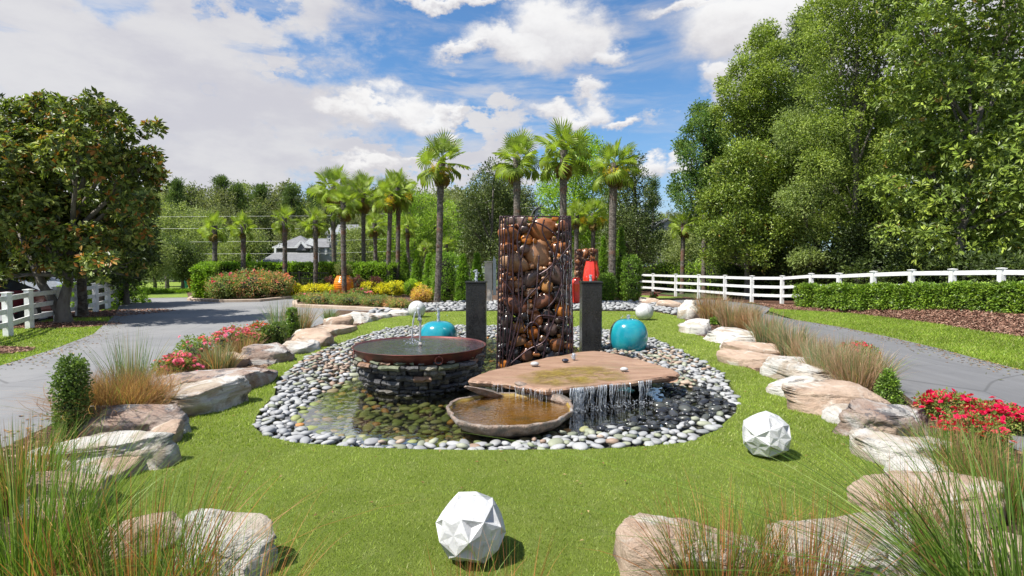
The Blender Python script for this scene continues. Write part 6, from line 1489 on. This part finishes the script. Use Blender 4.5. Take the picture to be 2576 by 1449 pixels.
# small white gable over the cage and grey roofs at the right
def small_house(label, u0, u1, vg, ve, vb, Y, wall):
    x0, _, zb = D(u0, vb, Y); x1 = D(u1, vb, Y)[0]; ze = D(u0, ve, Y)[2]; zg = D(u0, vg, Y)[2]; T = thing('distant_house', label, 'house', ((x0+x1)/2, Y, 0)); w_ = (x1-x0)/2
    MB().prism([(-w_, 0), (w_, 0), (w_, ze), (0, zg-.1), (-w_, ze)], 0, 6, axis='y').build('wall', M[wall], T)
    MB().prism([(-w_-.3, ze-.1), (0, zg), (0, zg+.2), (-w_-.3, ze+.1)], -.3, 6.3, axis='y').build('roof', M['roof'], T); MB().prism([(w_+.3, ze-.1), (0, zg), (0, zg+.2), (w_+.3, ze+.1)], -.3, 6.3, axis='y').build('roof', M['roof'], T)
    for s_ in (-.45, .45): o = MB().box((s_*w_, -.03, ze-.9), (.6*w_*.8, .06, 1.1)).build('window', M['trim'], T); MB().box((s_*w_, -.07, ze-.9), (.6*w_*.62, .03, .9)).build('pane', M['glass'], o)
small_house('small white gabled house top just above the stone cage', 1347, 1372, 518, 530, 560, 70, 'siding_light')
small_house('grey roofed house half hidden right of the dark magnolia', 1640, 1720, 552, 575, 620, 78, 'siding_light')
# sloped pale street seen past the fence end
mk('far_street', [(*D(1600, 690, 50)[:2], .0), (*D(1670, 690, 50)[:2], .0), (*D(1655, 655, 75)[:2], 1.6), (*D(1610, 655, 75)[:2], 1.6)], np.array([(0, 1, 2, 3)]), M['asphalt'])['kind'] = 'structure'
# ------------------------------------------------------------------ power lines
for i, (vl, vm, vr, lb) in enumerate(((546,543,500,'highest'),(575,575,532,'second highest'),(610,606,565,'third'),(640,637,600,'lowest'))):
    P = []
    for k in range(41):
        t = k/40; u = 300+(1760-300)*t; v = vl+(vm-vl)*min(1, t/.35) if t < .35 else vm-(vm-vr)*((t-.35)/.65)**1.2; P.append(D(u, v, 52))
    tag(MB().tube(P, .008, 4).build('power_line', M['wire']), '%s of the four overhead wires crossing before the woods' % lb, 'power line', 'overhead wires')
# ------------------------------------------------------------------ lawn blades and litter
def blades(name, parent, pts, h, w_, pal, seed, z, zf=None):
    q = np.random.default_rng(seed); n = len(pts); a = q.uniform(0, 6.28, n); hh = h*q.uniform(.5, 1.15, n); ww = w_*q.uniform(.6, 1.3, n)
    p = np.concatenate([pts, (zf(pts) if zf is not None else np.full(n, z))[:, None]-.004], 1); s_ = np.stack([np.cos(a), np.sin(a), np.zeros(n)], 1)*ww[:, None]
    ln = q.normal(0, .5, (n, 3)); ln[:, 2] = 1; tip = p+ln*hh[:, None]; V = np.stack([p-s_, p+s_, tip], 1).reshape(-1, 3)
    cols = np.array([c for c, _ in pal]); wt = np.array([w2 for _, w2 in pal], float); pn = vnoise(np.concatenate([pts*1.1, np.zeros((n, 1))], 1), 6)
    c = cols[q.choice(len(pal), n, p=wt/wt.sum())]*q.uniform(.75, 1.25, (n, 1))*(1+.20*pn[:, None]+.12*vnoise(np.concatenate([pts*4.3, np.zeros((n, 1))], 1), 8)[:, None])
    mk(name, V, np.arange(3*n).reshape(-1, 3), M['blade'], parent, np.repeat(np.clip(c, 0, 1), 3, 0), kind='stuff')
q = np.random.default_rng(900); lw_ = np.array(lawn)
def fill(n, x, y, dens):
    P = np.stack([q.uniform(*x, n), q.uniform(*y, n)], 1); ok = (sdist(P, lw_) > .0) & (sdist(P, pond) < -.01) & (np.abs(P[:, 0]) < P[:, 1]*1.02+.3); return P[ok]
TURF = [((.24,.32,.04),4),((.29,.37,.05),4),((.34,.41,.11),2),((.14,.21,.025),2),((.44,.44,.19),.8)]
lo = bpy.data.objects['lawn']
blades('grass_blades', lo, fill(190000, (-4, 4), (2.2, 4.9), 1), .022, .0024, TURF, 1, .026)
blades('grass_blades', lo, fill(150000, (-5, 5), (4.9, 9), 1), .032, .0042, TURF, 2, .026)
blades('grass_blades', lo, fill(90000, (-6, 7), (9, 20), 1), .034, .009, TURF, 3, .026)
# verge strips
VG = [((.22,.31,.04),4),((.28,.36,.05),4),((.15,.22,.035),2),((.34,.33,.12),1)]
def strip_pts(A, B, n):
    s_ = q.random(n); t = q.random(n); k = s_*(len(A)-1); i = k.astype(int); f = (k-i)[:, None]; i2 = np.minimum(i+1, len(A)-1); a = A[i]*(1-f)+A[i2]*f; b = B[i]*(1-f)+B[i2]*f; return a*(1-t[:, None])+b*t[:, None]
P = strip_pts(vA, vB, 60000); zz = P[:, 2].copy(); blades('grass_blades', bpy.data.objects['grass_strip'], P[:, :2], .05, .009, VG, 4, 0, lambda p: zz+.01)
P = np.stack([q.uniform(-17, -7.6, 90000), q.uniform(6, 24, 90000)], 1); beds_ = [np.array(blob_poly(-13.3, 15.7, 1.7, .9, 1)), np.array(blob_poly(-14.6, 19.6, 1.7, 1.9, 2)), np.array(blob_poly(-10.9, 10.8, 1.1, .7, 3))]
ok = sdist(P, np.array(verge)) > 0
for b_ in beds_: ok &= sdist(P, b_) < 0
P = P[ok]; blades('grass_blades', bpy.data.objects['grass_verge'], P, .05, .011, VG, 5, -.012)
# bark chips on the bank and in the beds
def chips(parent, P, s_, seed, pal):
    q2 = np.random.default_rng(seed); n = len(P); d = q2.normal(size=(n, 3)); d[:, 2] *= .35; d /= np.linalg.norm(d, axis=1)[:, None]; e = np.cross(d, q2.normal(size=(n, 3))*.4+[0, 0, 1]); e /= np.linalg.norm(e, axis=1)[:, None]
    L = s_*q2.uniform(.5, 1.3, (n, 1)); V = np.stack([P-d*L-e*L*.3, P+d*L-e*L*.25, P+d*L*.9+e*L*.3, P-d*L*.9+e*L*.3], 1).reshape(-1, 3); b = np.arange(n)[:, None]*4; c = np.array(pal)[q2.integers(0, len(pal), n)]*q2.uniform(.7, 1.3, (n, 1))
    mk('bark_chips', V, b+[0, 1, 2, 3], M['blade2'], parent, np.repeat(c, 4, 0), kind='stuff')
M['blade2'] = stone_attr('bark_chip', .9, .2, .2, .01, 30)
MC = [(.24,.125,.085),(.33,.18,.125),(.15,.08,.055),(.38,.25,.18)]
P = strip_pts(mA, mB, 26000); P[:, 2] += .02; chips(bpy.data.objects['mulch_bank'], P, .035, 1, MC)
P = np.stack([q.uniform(-5.6, 8, 60000), q.uniform(1, 20, 60000)], 1); P = P[(sdist(P, np.array(island)) > .03) & (sdist(P, lw_) < .05)]; chips(bpy.data.objects['garden_bed'], np.concatenate([P, np.full((len(P), 1), .026)], 1), .03, 2, [(.30,.19,.12),(.22,.13,.08),(.36,.25,.17),(.14,.09,.06)])
for b_, nm in zip(beds_, ('mulch_bed', 'mulch_bed.001', 'mulch_bed.002')):
    P = np.stack([q.uniform(-17, -9, 30000), q.uniform(9, 22, 30000)], 1); P = P[sdist(P, b_) > 0]; chips(bpy.data.objects[nm], np.concatenate([P, np.full((len(P), 1), .008)], 1), .035, 3, MC)

# leaf litter along the road edges and a little on the turf
def litter(n, seed, pts, z, s_, name, par):
    q2 = np.random.default_rng(seed); P = np.concatenate([pts, np.full((len(pts), 1), z)], 1); nn = len(P); d = q2.normal(size=(nn, 3)); d[:, 2] *= .2; d /= np.linalg.norm(d, axis=1)[:, None]; e = np.cross(d, [0, 0, 1.]); L = s_*q2.uniform(.5, 1.3, (nn, 1))
    V = np.stack([P-d*L, P+e*L*.45+[0, 0, .006], P+d*L, P-e*L*.45+[0, 0, .006]], 1).reshape(-1, 3); c = np.array([(.30,.17,.07),(.20,.11,.05),(.36,.27,.12),(.16,.17,.05)])[q2.integers(0, 4, nn)]
    tag(mk(name, V, np.arange(4*nn).reshape(-1, 4), M['blade2'], par, np.repeat(c, 4, 0)), kind='stuff')
pl = np.array(road_pts); a_ = np.repeat(pl[1:8], 120, 0); b_2 = np.repeat(pl[2:9], 120, 0); t_ = q.random((len(a_), 1)); p1 = a_*(1-t_)+b_2*t_+np.abs(q.normal(0, .35, (len(a_), 1)))*np.array([[1., 0]])
er = np.array([p[:2] for p in e0]); a_ = np.repeat(er[3:9], 110, 0); b_2 = np.repeat(er[4:10], 110, 0); t_ = q.random((len(a_), 1)); p2_ = a_*(1-t_)+b_2*t_-np.abs(q.normal(0, .3, (len(a_), 1)))*np.array([[1., 0]])
isl = np.array(island); a_ = np.repeat(isl[1:6], 90, 0); b_2 = np.repeat(isl[2:7], 90, 0); t_ = q.random((len(a_), 1)); p3_ = a_*(1-t_)+b_2*t_-np.abs(q.normal(0, .3, (len(a_), 1)))*np.array([[1., 0]])
litter(0, 1, np.concatenate([p1, p2_, p3_]), .006, .03, 'fallen_leaves', bpy.data.objects['road'])
pp = fill(900, (-4, 4), (2.4, 9), 1); litter(0, 2, pp[:160], .05, .016, 'fallen_leaves', lo)
